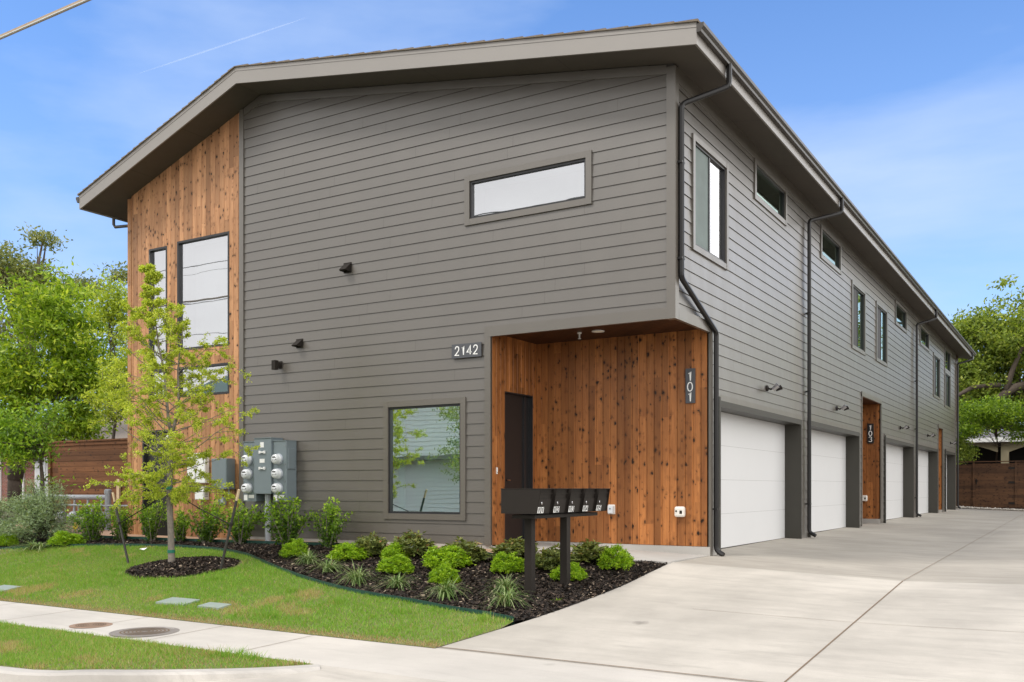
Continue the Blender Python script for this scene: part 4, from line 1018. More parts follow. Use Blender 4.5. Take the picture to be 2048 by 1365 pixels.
# ================================================================== MAILBOXES
T = thing('mailbox_stand', (-.83, -2.0, -.28), 'black two-post stand carrying the row of mailboxes', 'mailbox stand')
for yp, xp in ((-2.46, -.90), (-1.86, -.73)):
    mb = MB(); mb.box(xp-.05, yp-.05, g1(xp, yp)-.1, xp+.05, yp+.05, .655); mb.build('post', m_black, T, bevel=.004)
mb = MB(); mb.box(-1.0, -2.72, .655, -.68, -1.03, .70); mb.build('shelf', m_black, T, bevel=.003)
for i in range(5):
    y0 = -2.80+i*.389; y1 = y0+.34; zb, zt = .715, 1.01
    num = '10%d' % (i+1)
    T = thing('mailbox', (-.85, (y0+y1)/2, .70), 'black steel mailbox numbered %s, %s in the row on the stand' % (num, ['nearest', 'second', 'middle', 'fourth', 'farthest'][i]), 'mailbox', 'black mailboxes on the stand')
    X0 = -1.105; XB = -.605; XT = -.555
    mb = MB()
    V = [(X0, y0, zb), (XB, y0, zb), (XT, y0, zt), (X0, y0, zt), (X0, y1, zb), (XB, y1, zb), (XT, y1, zt), (X0, y1, zt)]
    # shell with the front recessed between cheeks
    mb.mesh(V, [(0,1,2,3),(4,7,6,5),(0,3,7,4),(0,4,5,1)])
    mb.box(X0-.004, y0-.004, zt, XT+.006, y1+.004, zt+.008)
    t = .006
    mb.mesh([(XB, y0+t, zb), (XT, y0+t, zt), (X0, y0+t, zt), (X0, y0+t, zb)], [(0, 1, 2, 3)]); mb.mesh([(XB, y1-t, zb), (XT, y1-t, zt), (X0, y1-t, zt), (X0, y1-t, zb)], [(0, 3, 2, 1)])
    mb.build('mailbox_shell', m_black, T)
    def PM(u, d, z):     # on the slanted recessed front; u along +Y
        f_ = (z-zb)/(zt-zb); return (XB-.016+(XT-XB)*f_+d, u, z)
    mb = MB(); mb.box(y0+t, -.01, zb, y1-t, 0, zb+.165, P=PM); mb.build('lower_door', m_black, T)
    mb = MB(); mb.box(y0+t, -.02, zb+.18, y1-t, -.012, zt-.0, P=PM); mb.box(y0+t, -.02, zb+.235, y1-t, .0, zb+.25, P=PM); mb.box(y0+t, -.02, zb+.165, y1-t, -.0015, zb+.18, P=PM); mb.build('mail_flap', m_black, T)
    mb = MB(); mb.lathe(PM(y0+.10, .0, zb+.125), [(.017, 0), (.017, .006), (.008, .008)], 12, 'X'); mb.build('lock', m_chrome, T)
    mb = MB(); mb.box(y0+.028, 0, zb+.008, y0+.172, .003, zb+.080, P=PM); mb.build('number_plate', m_letter, T)
    mb = MB()
    for k, ch in enumerate(num): glyph(mb, ch, y0+.034+k*.045, zb+.015, .040, .058, .0125, PM, .0045)
    mb.build('digits', m_plaqb, T)

# ================================================================== VEGETATION HELPERS
def leaves(C0, n_per, spread, size, tint_fn=None, up=.3, asp=.45, tjit=.18, quad=True, dirs=None):
    """C0: (k,3) clump centres.  returns V,F,T of folded leaves"""
    C0 = np.repeat(np.asarray(C0, float), n_per, 0); n = len(C0)
    sp = np.asarray(spread, float)
    if sp.ndim == 1 and len(sp)*n_per == n: sp = np.repeat(sp, n_per)[:, None]
    P = C0+rng.normal(0, 1, (n, 3))*sp
    return P
def leafmesh(P, size, tint, asp=.45, up=.35, sizevar=.3, fold=.25):
    n = len(P); d = rng.normal(0, 1, (n, 3)); d[:, 2] += up; d /= np.linalg.norm(d, axis=1)[:, None]
    s = rng.normal(0, 1, (n, 3)); s -= (s*d).sum(1)[:, None]*d; s /= np.linalg.norm(s, axis=1)[:, None]
    nn = np.cross(d, s); L = size*(1+sizevar*rng.uniform(-1, 1, n))[:, None]; w = L*asp/2
    a_ = P; b_ = P+d*L*.45+s*w+nn*w*fold; c = P+d*L; e_ = P+d*L*.45-s*w+nn*w*fold
    V = np.stack([a_, b_, c, e_], 1).reshape(-1, 3); F = np.arange(n*4).reshape(-1, 4)
    return V, F, np.repeat(np.clip(tint, 0, 1), 4)
def fshape(seed): return np.random.default_rng(seed)

# ---- young tree -----------------------------------------------------
TB = Vector((-7.65, -2.36, -.22)); RV = Vector((math.cos(YAW), math.sin(YAW), 0)); FV = Vector((-math.sin(YAW), math.cos(YAW), 0))
T = thing('young_tree', TB, 'young staked elm with sparse yellow-green leaves in the lawn mulch ring', 'tree')
def tp(r, f, h): return TB+RV*r+FV*f+Vector((0, 0, h))
tm = MB(); rr_ = random.Random(3)
trunk = [tp(0, 0, -.05), tp(0.0, 0, .05), tp(-.01, 0, .5), tp(-.035, .01, 1.0), tp(-.03, .0, 1.45), tp(-.01, 0, 1.9), tp(-.0, 0, 2.1)]
tm.tube(trunk, [.068, .054, .05, .046, .042, .038, .035], 12)
leadA = [trunk[-1], tp(.05, .02, 2.3), tp(.10, .05, 2.6), tp(.09, .05, 2.9), tp(.10, .02, 3.2), tp(.14, 0, 3.5), tp(.2, 0, 3.9)]
leadB = [trunk[-1], tp(-.05, 0, 2.35), tp(-.07, -.03, 2.7), tp(-.10, -.04, 3.1), tp(-.20, 0, 3.5), tp(-.27, 0, 4.0), tp(-.32, 0, 4.5), tp(-.36, 0, 5.0)]
tm.tube(leadA, [.032, .027, .022, .018, .013, .009, .004], 8); tm.tube(leadB, [.030, .026, .022, .018, .013, .009, .006, .003], 8)
LP = []; LD = []
def env(h): return float(np.interp(h, [.9, 1.2, 1.6, 2.1, 2.6, 3.2, 3.8, 4.3, 5.0], [.35, .85, 1.15, 1.25, 1.05, .90, .58, .28, .09]))
def twig(p, d, L, r, depth):
    pts = [p]; q = Vector(p); dd = Vector(d).normalized(); n = 7
    for k in range(n):
        dd = (dd+Vector((rr_.gauss(0, .14), rr_.gauss(0, .14), rr_.gauss(0, .10)+.02-.03*depth))).normalized(); q = q+dd*L/n; pts.append(q.copy())
        if k >= 1:
            for _ in range(8 if depth else 6): LP.append(q+Vector((rr_.gauss(0, .020), rr_.gauss(0, .020), rr_.gauss(0, .014)))-dd*rr_.uniform(0, L/n))
        if depth < 2 and k >= 1 and rr_.random() < (.85 if depth == 0 else .30):
            s = Vector((rr_.gauss(0, 1), rr_.gauss(0, 1), rr_.gauss(.1, .5))); s = (s-dd*s.dot(dd)).normalized()
            twig(q, dd*.55+s, L*rr_.uniform(.22, .42)*(1-.3*k/n), r*.5, depth+1)
    tm.tube(pts, [max(.0016, r*(1-.85*i/n)) for i in range(len(pts))], 5 if depth < 2 else 3, cap=False)
def along(L, t):
    x = t*(len(L)-1); i = min(int(x), len(L)-2); return Vector(L[i]).lerp(Vector(L[i+1]), x-i)
for k in range(90):
    t = (k+.5)/90; h = 1.05+3.75*t**1.3
    if h < 2.0: src = along(trunk, np.interp(h, [0, .5, 1, 1.45, 1.9, 2.1], [1/6, 2/6, 3/6, 4/6, 5/6, 1]))
    else:
        L = leadA if (k % 2 and h < 3.8) else leadB; hs_ = [p[2]-TB.z for p in L]; src = along(L, float(np.interp(h, hs_, np.linspace(0, 1, len(L)))))
    az = k*2.4+rr_.uniform(-.4, .4); d = Vector((math.cos(az), math.sin(az), rr_.uniform(.05, .55) if h > 1.7 else rr_.uniform(-.15, .3)))
    ln = env(src.z-TB.z+.1)*rr_.uniform(.55, 1.25)
    twig(src, d, max(.12, ln), .010, 0)
# three long reaching shoots
twig(tp(-.02, 0, 1.75), -RV+Vector((0, 0, .35)), 1.45, .012, 0); twig(tp(0.02, 0, 1.75), RV+Vector((0, 0, .22)), 1.45, .012, 0); twig(tp(.1, 0, 2.6), RV*1+Vector((0, 0, .55)), 1.1, .010, 0); twig(tp(-.1, 0, 2.7), -RV*1+Vector((0, 0, .3)), 1.0, .010, 0)
twig(tp(.1, 0, 3.1), RV*.75+Vector((0, 0, .85)), .85, .009, 0); twig(tp(-.15, 0, 3.3), -RV*.7+Vector((0, 0, .9)), .8, .009, 0)
tm.build('trunk', m_bark, T, smooth=True)
P = np.array([tuple(p) for p in LP]); tint = .5+.22*rng.normal(size=len(P))
V, F, Tn = leafmesh(P, .031, tint, asp=.6, up=.1)
fastmesh('foliage', V, F, m_lf_elm, Tn, T)
mb = MB()
for h, r_ in ((.20, .060), (1.22, .050)): c = tp(-.005 if h < .5 else -.034, 0, h); mb.lathe(tuple(c), [(r_, 0), (r_, .05)], 14)
mb.build('tree_tape', m_tape, T)
# stakes and straps
def stake(b, t, label):
    b, t = Vector(b), Vector(t); T = thing('tree_stake', b, label, 'stake', 'stakes of the young tree')
    k = b.lerp(t, .87); mb = MB(); mb.tube([b, k], .021, 6); mb.build('stake_shaft', m_stake, T)
    mb = MB(); mb.tube([k, t], .021, 6); mb.build('stake_tip', m_woodraw, T)
    s = b.lerp(t, .58); e_ = tp(-.03, 0, 1.2); mid = s.lerp(e_, .5)-Vector((0, 0, .02))
    mb = MB(); mb.tube([s, mid, e_], .009, 5); mb.lathe(tuple(s), [(.03, -.02), (.03, .02)], 8); mb.build('tie_strap', m_black, T)
stake((-8.72, -2.36, -.28), (-9.15, -2.36, .95), 'left leaning wooden tree stake with pale tip')
stake((-6.52, -2.36, -.28), (-6.10, -2.36, 1.0), 'right leaning wooden tree stake with pale tip')

# ---- shrubs -----------------------------------------------------------
def shrub_mesh(kind, seed):
    """unit shrub: footprint radius .5, height 1, built at the origin"""
    global rng
    keep = rng; rng = np.random.default_rng(seed)
    tm = MB(); r_ = random.Random(seed)
    if kind == 'lime':
        n = 260; u = rng.normal(0, 1, (n, 3)); u /= np.linalg.norm(u, axis=1)[:, None]; u[:, 2] = abs(u[:, 2])
        rad = (.80+.20*rng.random(n))[:, None]*(1+.10*np.sin(u[:, :1]*7+seed)+.10*np.cos(u[:, 1:2]*6+seed))
        C0 = u*rad*np.array([.5, .5, .82])+np.array([0, 0, .10])
        P = np.repeat(C0, 26, 0)+rng.normal(0, .038, (n*26, 3)); P[:, 2] = np.maximum(P[:, 2], .03)
        tint = .5+.12*rng.normal(size=len(P))+.35*(np.repeat(rng.random(n), 26)-.5)
        V, F, Tn = leafmesh(P, .075, tint, asp=.5, up=.7); mat = m_lf_lime
        ends = C0[:60]
    elif kind == 'dark':
        n = 150; u = rng.normal(0, 1, (n, 3)); u /= np.linalg.norm(u, axis=1)[:, None]; u[:, 2] = abs(u[:, 2])
        C0 = u*(.5+.5*rng.random(n))[:, None]*np.array([.5, .5, .82])+np.array([0, 0, .12])
        P = np.repeat(C0, 16, 0)+rng.normal(0, .035, (n*16, 3)); P[:, 2] = np.maximum(P[:, 2], .03)
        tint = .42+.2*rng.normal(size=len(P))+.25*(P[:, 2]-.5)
        V, F, Tn = leafmesh(P, .135, tint, asp=.42, up=.6); mat = m_lf_dark; ends = C0[:70]
    elif kind == 'tall':
        n = 120; C0 = []
        for k in range(13):
            az = r_.uniform(0, 6.28); lean = r_.uniform(.12, .50); top = r_.uniform(.72, 1.0)*(1.08-lean*.8)
            for j in range(9):
                t = .14+.86*j/8; C0.append((math.cos(az)*lean*t+r_.gauss(0, .02), math.sin(az)*lean*t+r_.gauss(0, .02), top*t))
            tm.tube([(0.04*math.cos(az), .04*math.sin(az), -.03), (math.cos(az)*lean*.5, math.sin(az)*lean*.5, top*.45), (math.cos(az)*lean, math.sin(az)*lean, top)], [.016, .011, .004], 5)
        C0 = np.array(C0); P = np.repeat(C0, 17, 0); P = P+rng.normal(0, 1, P.shape)*np.array([.05, .05, .04])
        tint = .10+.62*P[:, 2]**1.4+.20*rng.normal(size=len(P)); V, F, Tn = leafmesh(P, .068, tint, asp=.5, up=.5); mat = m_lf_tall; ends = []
    else:   # grey feathery
        C0 = []
        for k in range(44):
            az = r_.uniform(0, 6.28); el = r_.uniform(.25, 1.45); ln = r_.uniform(.75, 1.0); pts = []
            for j in range(10):
                t = j/9; h = math.sin(el)*ln*t; w = math.cos(el)*ln*t*.62; pts.append((math.cos(az)*w, math.sin(az)*w, max(.02, h-.12*t*t)))
                if j > 2: C0.append(pts[-1])
            tm.tube(pts, [.008-.0006*j for j in range(10)], 4, cap=False)
        C0 = np.array(C0); P = np.repeat(C0, 44, 0)+rng.normal(0, .045, (len(C0)*44, 3)); P[:, 2] = np.maximum(P[:, 2], .02)
        tint = .5+.22*rng.normal(size=len(P)); V, F, Tn = leafmesh(P, .042, tint, asp=.22, up=.2); mat = m_lf_grey; ends = []
    for q in ends:
        tm.tube([(q[0]*.08, q[1]*.08, -.02), (q[0]*.6, q[1]*.6, q[2]*.45), tuple(q)], [.010, .007, .003], 4, cap=False)
    fo = fastmesh('foliage', V, F, mat, Tn); st = tm.build('stem', m_barkd if kind != 'tall' else m_bark)
    rng = keep
    return fo, st
def plant(kind, protos, i, x, y, w, h, name, label, cat, group):
    fo, st = protos[i % len(protos)]; z = g1(x, y)+.01
    T = thing(name, (x, y, z), label, cat, group); T.rotation_euler = (0, 0, i*1.7); T.scale = (w, w, h)
    for s in (fo, st):
        c = s.copy(); COL.objects.link(c); c.parent = T; c.location = (0, 0, 0)
def drop(protos):
    for p in protos:
        for o_ in p: bpy.data.objects.remove(o_, do_unlink=True)
pr = [shrub_mesh('lime', 11), shrub_mesh('lime', 12), shrub_mesh('lime', 13)]
lime = [(-5.98,-1.29,.48,.27,'leftmost lime shrub of the long mulch bed, beside the first grass clump'), (-4.87,-1.27,.58,.27,'wide lime shrub behind the third grass clump'), (-4.11,-1.03,.50,.24,'lime shrub half hidden behind another lime shrub in the middle of the bed'), (-3.39,-1.93,.52,.28,'lime shrub just behind the fourth grass clump'), (-2.87,-1.45,.62,.29,'widest lime shrub in the middle of the bed under the lower window'), (-2.30,-2.29,.43,.27,'tall narrow lime shrub behind the fifth grass clump'), (-1.85,-1.44,.47,.27,'lime shrub just left of the near mailbox post'), (-.81,-1.60,.47,.25,'lime shrub crossed by the far mailbox post'), (-.54,-.76,.46,.29,'rightmost lime shrub near the driveway and porch slab'), (-12.10,-1.30,.60,.28,'low lime shrub in front of the gas meters'), (-13.54,-1.61,.45,.24,'lime shrub cut by the left edge of the photo')]
for i, (x, y, w, h, l) in enumerate(lime): plant('lime', pr, i, x, y, w*(.84, 1.0, .88, .95, 1.02)[i % 5], h*(1.12, 1.0, 1.06, .95)[i % 4], 'lime_shrub', l, 'shrub', 'round lime-green shrubs in the mulch')
drop(pr)
pr = [shrub_mesh('dark', 21), shrub_mesh('dark', 22)]
dark = [(-4.70,-.95,.50,.34,'dark reddish shrub left of the lower window, first of the dark row'), (-4.00,-.81,.58,.34,'dark olive shrub under the lower window'), (-2.89,-1.02,.60,.33,'dark olive shrub at the wall corner left of the porch'), (-2.20,-.62,.62,.28,'dark olive shrub behind the near mailbox post'), (-1.32,-1.06,.50,.31,'dark olive shrub between the two mailbox posts'), (-1.09,-.42,.58,.27,'dark olive shrub right of the far mailbox post against the porch slab')]
for i, (x, y, w, h, l) in enumerate(dark): plant('dark', pr, i, x, y, w*1.18, h*1.12, 'olive_shrub', l, 'shrub', 'dark olive shrubs along the gravel strip')
drop(pr)
pr = [shrub_mesh('tall', 31), shrub_mesh('tall', 32), shrub_mesh('tall', 33)]
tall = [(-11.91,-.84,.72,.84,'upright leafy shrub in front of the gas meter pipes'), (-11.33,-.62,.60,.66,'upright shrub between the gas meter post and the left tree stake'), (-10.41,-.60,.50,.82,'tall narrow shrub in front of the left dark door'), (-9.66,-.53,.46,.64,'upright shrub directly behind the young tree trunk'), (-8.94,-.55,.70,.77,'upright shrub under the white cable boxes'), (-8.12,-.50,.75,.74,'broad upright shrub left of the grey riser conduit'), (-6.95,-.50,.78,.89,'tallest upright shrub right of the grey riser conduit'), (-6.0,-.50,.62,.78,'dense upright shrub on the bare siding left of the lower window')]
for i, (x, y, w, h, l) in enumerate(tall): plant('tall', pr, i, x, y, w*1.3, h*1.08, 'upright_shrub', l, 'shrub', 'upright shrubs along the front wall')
drop(pr)
pr = [shrub_mesh('grey', 41), shrub_mesh('grey', 42)]
for i, (x, y, w, h, l) in enumerate([(-13.45,-.9,1.75,1.42,'large feathery grey-green shrub left of the gas meters'), (-14.9,-1.3,1.5,1.25,'feathery grey-green shrub at the left edge of the photo')]): plant('grey', pr, i, x, y, w, h, 'feathery_shrub', l, 'shrub', 'feathery grey-green shrubs')
drop(pr)
# liriope clumps
def clump_mesh(seed, nb=150, wide=1.0):
    r_ = np.random.default_rng(seed); V = []; F = []; Tn = []
    for k in range(nb):
        az = r_.uniform(0, 6.283); ln = r_.uniform(.65, 1.15); out = r_.uniform(.20, .78)*wide; w = r_.uniform(.009, .015)
        c, s = math.cos(az), math.sin(az); t0 = .0 if r_.random() < .04 else r_.choice([.3, .5, .65, .85, .95]); nseg = 6; b = len(V); off = r_.normal(0, .05, 2)
        droop = r_.uniform(.85, 1.65)
        for j in range(nseg+1):
            t = j/nseg; rad = out*t**1.3*ln; z = ln*(t*1.25-droop*t*t*1.0*(.35+out)); ww = w*(1-t*.85)*.5*2
            V += [(off[0]+c*rad-s*ww, off[1]+s*rad+c*ww, max(.01, z)), (off[0]+c*rad+s*ww, off[1]+s*rad-c*ww, max(.01, z))]; Tn += [t0, t0]
        for j in range(nseg): F.append((b+2*j, b+2*j+1, b+2*j+3, b+2*j+2))
    return fastmesh('blades', V, F, m_lf_lir, Tn)
pr = [clump_mesh(51), clump_mesh(52), clump_mesh(53)]
gr = [(-5.32,-1.67,.45,.27,'first grass clump from the left behind the curved edging'), (-4.51,-2.11,.50,.29,'second grass clump with tan dry blades at its foot'), (-3.52,-2.64,.52,.33,'third grass clump, close to the edging in the middle of the bed'), (-2.80,-2.68,.50,.25,'low spreading grass clump in front of the lime shrub'), (-1.81,-2.95,.50,.32,'grass clump in front of the tall narrow lime shrub'), (-1.24,-2.46,.47,.29,'grass clump directly behind the nearest clump by the mailbox post'), (-.85,-3.09,.48,.31,'nearest grass clump, bright green at its centre, left of the near mailbox post'), (-12.3,-1.75,.85,.24,'wide grass clump under the feathery shrub')]
for i, (x, y, w, h, l) in enumerate(gr):
    T = thing('grass_clump', (x, y, g1(x, y)+.01), l, 'ornamental grass', 'variegated grass clumps in the mulch'); T.rotation_euler = (0, 0, i*1.3); T.scale = (w*1.22, w*1.22, h*1.25)
    c = pr[i % 3].copy(); COL.objects.link(c); c.parent = T; c.location = (0, 0, 0)
for o_ in pr: bpy.data.objects.remove(o_, do_unlink=True)
wd = clump_mesh(60, 60, 1.4); wd.name = 'weed'; wd.location = (-.42, -2.62, g1(-.42, -2.62)); wd.scale = (.18, .18, .07); wd.data.materials[0] = m_lf_tall
tag(wd, 'small green weed at the driveway edge of the mulch bed', 'weed')

# ---- big trees ---------------------------------------------------------
def big_tree(name, base, h_tr, crown, mat, bark, label, size, nclump, per, seed, tr=.16, limbs=9, spread=.34, group=None, up=.1, asp=.4, holes=.0, tint0=.45, trunkpts=None, flat=.5):
    """crown: list of ellipsoids (cx,cy,cz,rx,ry,rz,weight) in world space"""
    global rng
    keep = rng; rng = np.random.default_rng(seed); r_ = random.Random(seed)
    T = thing(name, base, label, 'tree', group)
    Wt = np.array([c[6] for c in crown], float); Wt /= Wt.sum(); C0 = []
    for c, w in zip(crown, Wt):
        n = int(nclump*w); u = rng.normal(0, 1, (n, 3)); u /= np.linalg.norm(u, axis=1)[:, None]; rad = rng.random(n)**.42
        rad *= 1+.16*np.sin(u[:, 0]*5+seed)+.16*np.sin(u[:, 2]*6+u[:, 1]*4+seed)
        C0.append(np.array(c[:3])+u*rad[:, None]*np.array(c[3:6]))
    C0 = np.concatenate(C0); ct = rng.random(len(C0))
    if holes: C0 = C0[fbm(C0[:, 0]*1.0+C0[:, 1], C0[:, 2]*1.3, 1.1, seed) > -holes]; ct = ct[:len(C0)]
    P = np.repeat(C0, per, 0)+rng.normal(0, 1, (len(C0)*per, 3))*np.array([spread, spread, spread*flat])
    tint = tint0+.16*rng.normal(size=len(P))+.30*(np.repeat(ct, per)-.5)
    V, F, Tn = leafmesh(P, size, tint, asp=asp, up=up)
    fastmesh('crown', V, F, mat, Tn, T)
    mb = MB(); b = Vector(base); top = Vector((np.mean([c[0] for c in crown]), np.mean([c[1] for c in crown]), max(c[2] for c in crown)))
    fork = b+Vector((0, 0, h_tr))
    mb.tube([b-Vector((0, 0, .2)), b.lerp(fork, .5)+Vector((r_.gauss(0, .05), 0, 0)), fork, fork.lerp(top, .45)+Vector((r_.gauss(0, .2), r_.gauss(0, .2), 0)), top], [tr*1.25, tr, tr*.9, tr*.5, tr*.12], 9)
    ax = [fork, fork.lerp(top, .45), top]
    idx = rng.choice(len(C0), min(limbs*9, len(C0)), replace=False)
    for j, k in enumerate(idx):
        q = Vector(C0[k]); t = min(.95, max(0, (q.z-fork.z)/(max(.1, top.z-fork.z))*.75)); s = fork.lerp(top, t)
        m_ = s.lerp(q, .5)+Vector((r_.gauss(0, .1), r_.gauss(0, .1), r_.uniform(-.1, .25)*(q-s).length*.5))
        big = j < limbs; mb.tube([s, s.lerp(m_, .5), m_, q], [tr*.42, tr*.3, tr*.2, tr*.05] if big else [tr*.15, tr*.12, tr*.09, tr*.03], 6 if big else 4, cap=False)
    if trunkpts:
        for pts, rad in trunkpts: mb.tube(pts, rad, 9)
    mb.build('trunk', bark, T, smooth=True)
    rng = keep
    return T
def at(px, py, depth):      # world point seen at a pixel of the photo, at a given distance
    return CAM + (FV + RV*((px-1024)/1881) + Vector((0, 0, (977-py)/1881)))*depth
def crown(depth, L):
    o = []
    for px, py, rx, ry, w in L:
        p = at(px, py, depth); s = depth/1881; o.append((p.x, p.y, p.z, rx*s, rx*s, ry*s, w))
    return o
p = at(120, 960, 27)
big_tree('bright_tree', (p.x, p.y, 0), 2.6, crown(27, [(110, 640, 95, 85, 3), (40, 760, 95, 80, 3), (170, 740, 80, 110, 3), (20, 860, 80, 60, 2), (150, 850, 60, 50, 1.3)]), m_lf_tree, m_barkd, 'dense bright green tree left of the building', .17, 1050, 26, 71, tr=.10, spread=.21, holes=.75, up=-.1, asp=.34, flat=.3, tint0=.42)
p = at(225, 960, 25)
big_tree('slender_tree', (p.x, p.y, 0), 2.2, crown(25, [(225, 640, 34, 75, 2), (232, 760, 34, 90, 2), (200, 700, 30, 60, 1)]), m_lf_elm, m_barkd, 'slender yellow-green tree against the left end of the building', .10, 420, 34, 72, tr=.05, spread=.17, tint0=.3, holes=.9)
p = at(85, 960, 20.5)
big_tree('bushy_tree', (p.x, p.y, 0), 1.2, crown(20.5, [(100, 905, 42, 50, 2.8), (40, 900, 45, 30, 1.2), (20, 865, 55, 38, 1.6), (120, 850, 55, 45, 1.6), (170, 840, 45, 30, .8)]), m_lf_tall, m_barkd, 'dark green drooping foliage hanging in front of the left fence end', .10, 330, 36, 77, tr=.05, spread=.24, holes=1.0, tint0=.5)
p = at(30, 960, 38)
big_tree('old_tree', (p.x, p.y, 0), 4.5, crown(38, [(0, 540, 90, 42, 3), (62, 580, 60, 40, 2), (-30, 690, 90, 110, 3), (86, 478, 25, 12, .35), (240, 548, 18, 14, .25), (160, 580, 55, 24, .9)]), m_lf_back, m_barkd, 'tall old tree with dark limbs behind the bright green tree', .17, 700, 24, 73, tr=.24, spread=.26, holes=.55, tint0=.55,
  trunkpts=[([at(30, 960, 38), at(60, 800, 38), at(62, 650, 38), at(45, 540, 38)], [.3, .26, .18, .06]), ([at(62, 700, 38), at(20, 620, 38), at(8, 560, 38)], [.16, .1, .04]), ([at(100, 620, 38), at(190, 590, 38), at(240, 552, 38)], [.10, .06, .03])])
# right rear
p = at(2095, 985, 62)
big_tree('live_oak', (p.x, p.y, 0), 4.0, crown(62, [(2000, 690, 95, 70, 4), (2075, 640, 80, 85, 3), (1930, 760, 60, 70, 2.5), (2030, 790, 80, 45, 2), (1935, 660, 50, 32, 1), (1960, 830, 50, 30, 1.5)]), m_lf_oak, m_barkd, 'large spreading oak with a thick curved limb behind the rear fence', .26, 1050, 40, 74, tr=.45, spread=.38, holes=.55, asp=.5,
  trunkpts=[([at(1880, 868, 60), at(1930, 858, 60), at(1962, 838, 60), at(1988, 802, 60), at(2030, 775, 60), at(2095, 760, 61)], [.18, .20, .22, .24, .26, .3]), ([at(1900, 800, 60), at(1945, 775, 60), at(2000, 770, 60)], [.1, .14, .16]), ([at(2010, 790, 60), at(2025, 740, 60), at(2048, 690, 60)], [.2, .16, .1])])
p = at(1990, 985, 54)
big_tree('small_tree', (p.x, p.y, 0), 1.8, crown(47, [(1970, 825, 60, 28, 2), (2035, 830, 45, 36, 2), (1935, 862, 22, 9, .6), (2030, 872, 26, 10, .6)]), m_lf_tree, m_barkd, 'small light green tree right behind the rear gate', .17, 330, 30, 75, tr=.08, spread=.28, holes=.5, tint0=.24)
p = at(1918, 1000, 50)
big_tree('shrub_tree', (p.x, p.y, 0), 1.0, crown(47.5, [(1916, 895, 10, 26, 1), (1930, 905, 13, 12, .6)]), m_lf_oak, m_barkd, 'dark leafy bush between the building end and rear fence', .15, 90, 40, 76, tr=.05, spread=.2)
# distant tree line so that the horizon closes behind everything
def far_wood(name, x0, x1, y, h, seed, label, mat=m_lf_back):
    global rng
    keep = rng; rng = np.random.default_rng(seed)
    n = int((x1-x0)*7); X = rng.uniform(x0, x1, n); Y = y+rng.normal(0, 3, n); hh = h*(.72+.2*np.sin(X*.21+seed)+.12*np.sin(X*.53))
    Z = rng.random(n)**.7*hh
    P = np.repeat(np.stack([X, Y, Z], 1), 34, 0)+rng.normal(0, .7, (n*34, 3)); tint = .4+.18*rng.normal(size=len(P))
    V, F, Tn = leafmesh(P, .75, tint, asp=.6)
    rng = keep
    return tag(fastmesh(name, V, F, mat, Tn, org=((x0+x1)/2, y, 0)), label, 'trees', kind='stuff')
far_wood('distant_wood', -95, -30, 46, 7.5, 5, 'far-off belt of trees beyond the left-hand house')
far_wood('distant_wood', -20, 40, 92, 13, 6, 'far-off belt of trees behind the rear fence and oak')

# ================================================================== FENCES
T = thing('wooden_fence', (-15, 2.5, 0), 'tall brown horizontal-board fence left of the building', 'fence')
mb = MB(); z = .05; k = 0
while z < 2.2: mb.box(-18.6, 2.5+(.006 if k % 2 else 0), z, XL-.02, 2.53+(.006 if k % 2 else 0), min(z+.135, 2.22)); z += .14; k += 1
mb.box(-18.6, 2.54, .05, XL-.02, 2.55, 2.2); mb.build('board_panel', m_fence, T)
mb = MB(); mb.box(-18.7, 2.44, 2.22, XL-.02, 2.58, 2.26); mb.box(-18.6, 2.47, 2.13, XL-.02, 2.497, 2.215); mb.build('cap_rail', m_fence, T)
for x in (-18.6,):
    mb = MB(); mb.box(x, 2.455, 0, x+.09, 2.496, 2.125); mb.build('post', m_fence, T)
mb = MB(); mb.box(-15.72, 2.44, 0, -15.62, 2.49, 1.25); mb.build('post', m_woodraw, T)
T = thing('rear_fence', (2, 36, 0), 'dark brown horizontal-board fence with a gate across the end of the driveway', 'fence')
GX0, GX1 = .45, 2.18
def hboards(mb, x0, x1, ztop, y=36.0):
    z = .12; k = 0
    while z < ztop: mb.box(x0, y+(.008 if k % 2 else 0), z, x1, y+.03+(.008 if k % 2 else 0), min(z+.135, ztop)); z += .14; k += 1
    mb.box(x0, y+.042, .1, x1, y+.05, ztop-.01)
mb = MB(); hboards(mb, -4, GX0-.01, 2.12); mb.build('board_panel', m_fence2, T)
mb = MB(); hboards(mb, GX1+.01, 9, 2.2); mb.build('board_panel', m_fence2, T)
mb = MB(); hboards(mb, GX0+.01, GX1-.01, 2.16, 35.98); g = mb.build('gate', m_fence2, T)
mb = MB(); mb.box(GX0+.06, 35.93, 1.33, GX0+.20, 35.975, 1.38); mb.box(GX0+.10, 35.93, 1.2, GX0+.14, 35.975, 1.46); mb.build('gate_latch', m_black, g)
mb = MB()
for z in (.35, 1.30, 1.95): mb.box(GX1-.30, 35.955, z-.06, GX1+.02, 35.976, z+.04)
mb.build('hinge', m_black, g)
for x in (GX0-.04, GX1-.04, 4.4, 6.8):
    mb = MB(); mb.box(x, 35.94, .1, x+.08, 35.978, 2.22); mb.build('post', m_fence2, T)
mb = MB(); mb.box(-4, 35.9, 2.23, 9, 36.1, 2.27); mb.build('cap_rail', m_fence2, T)

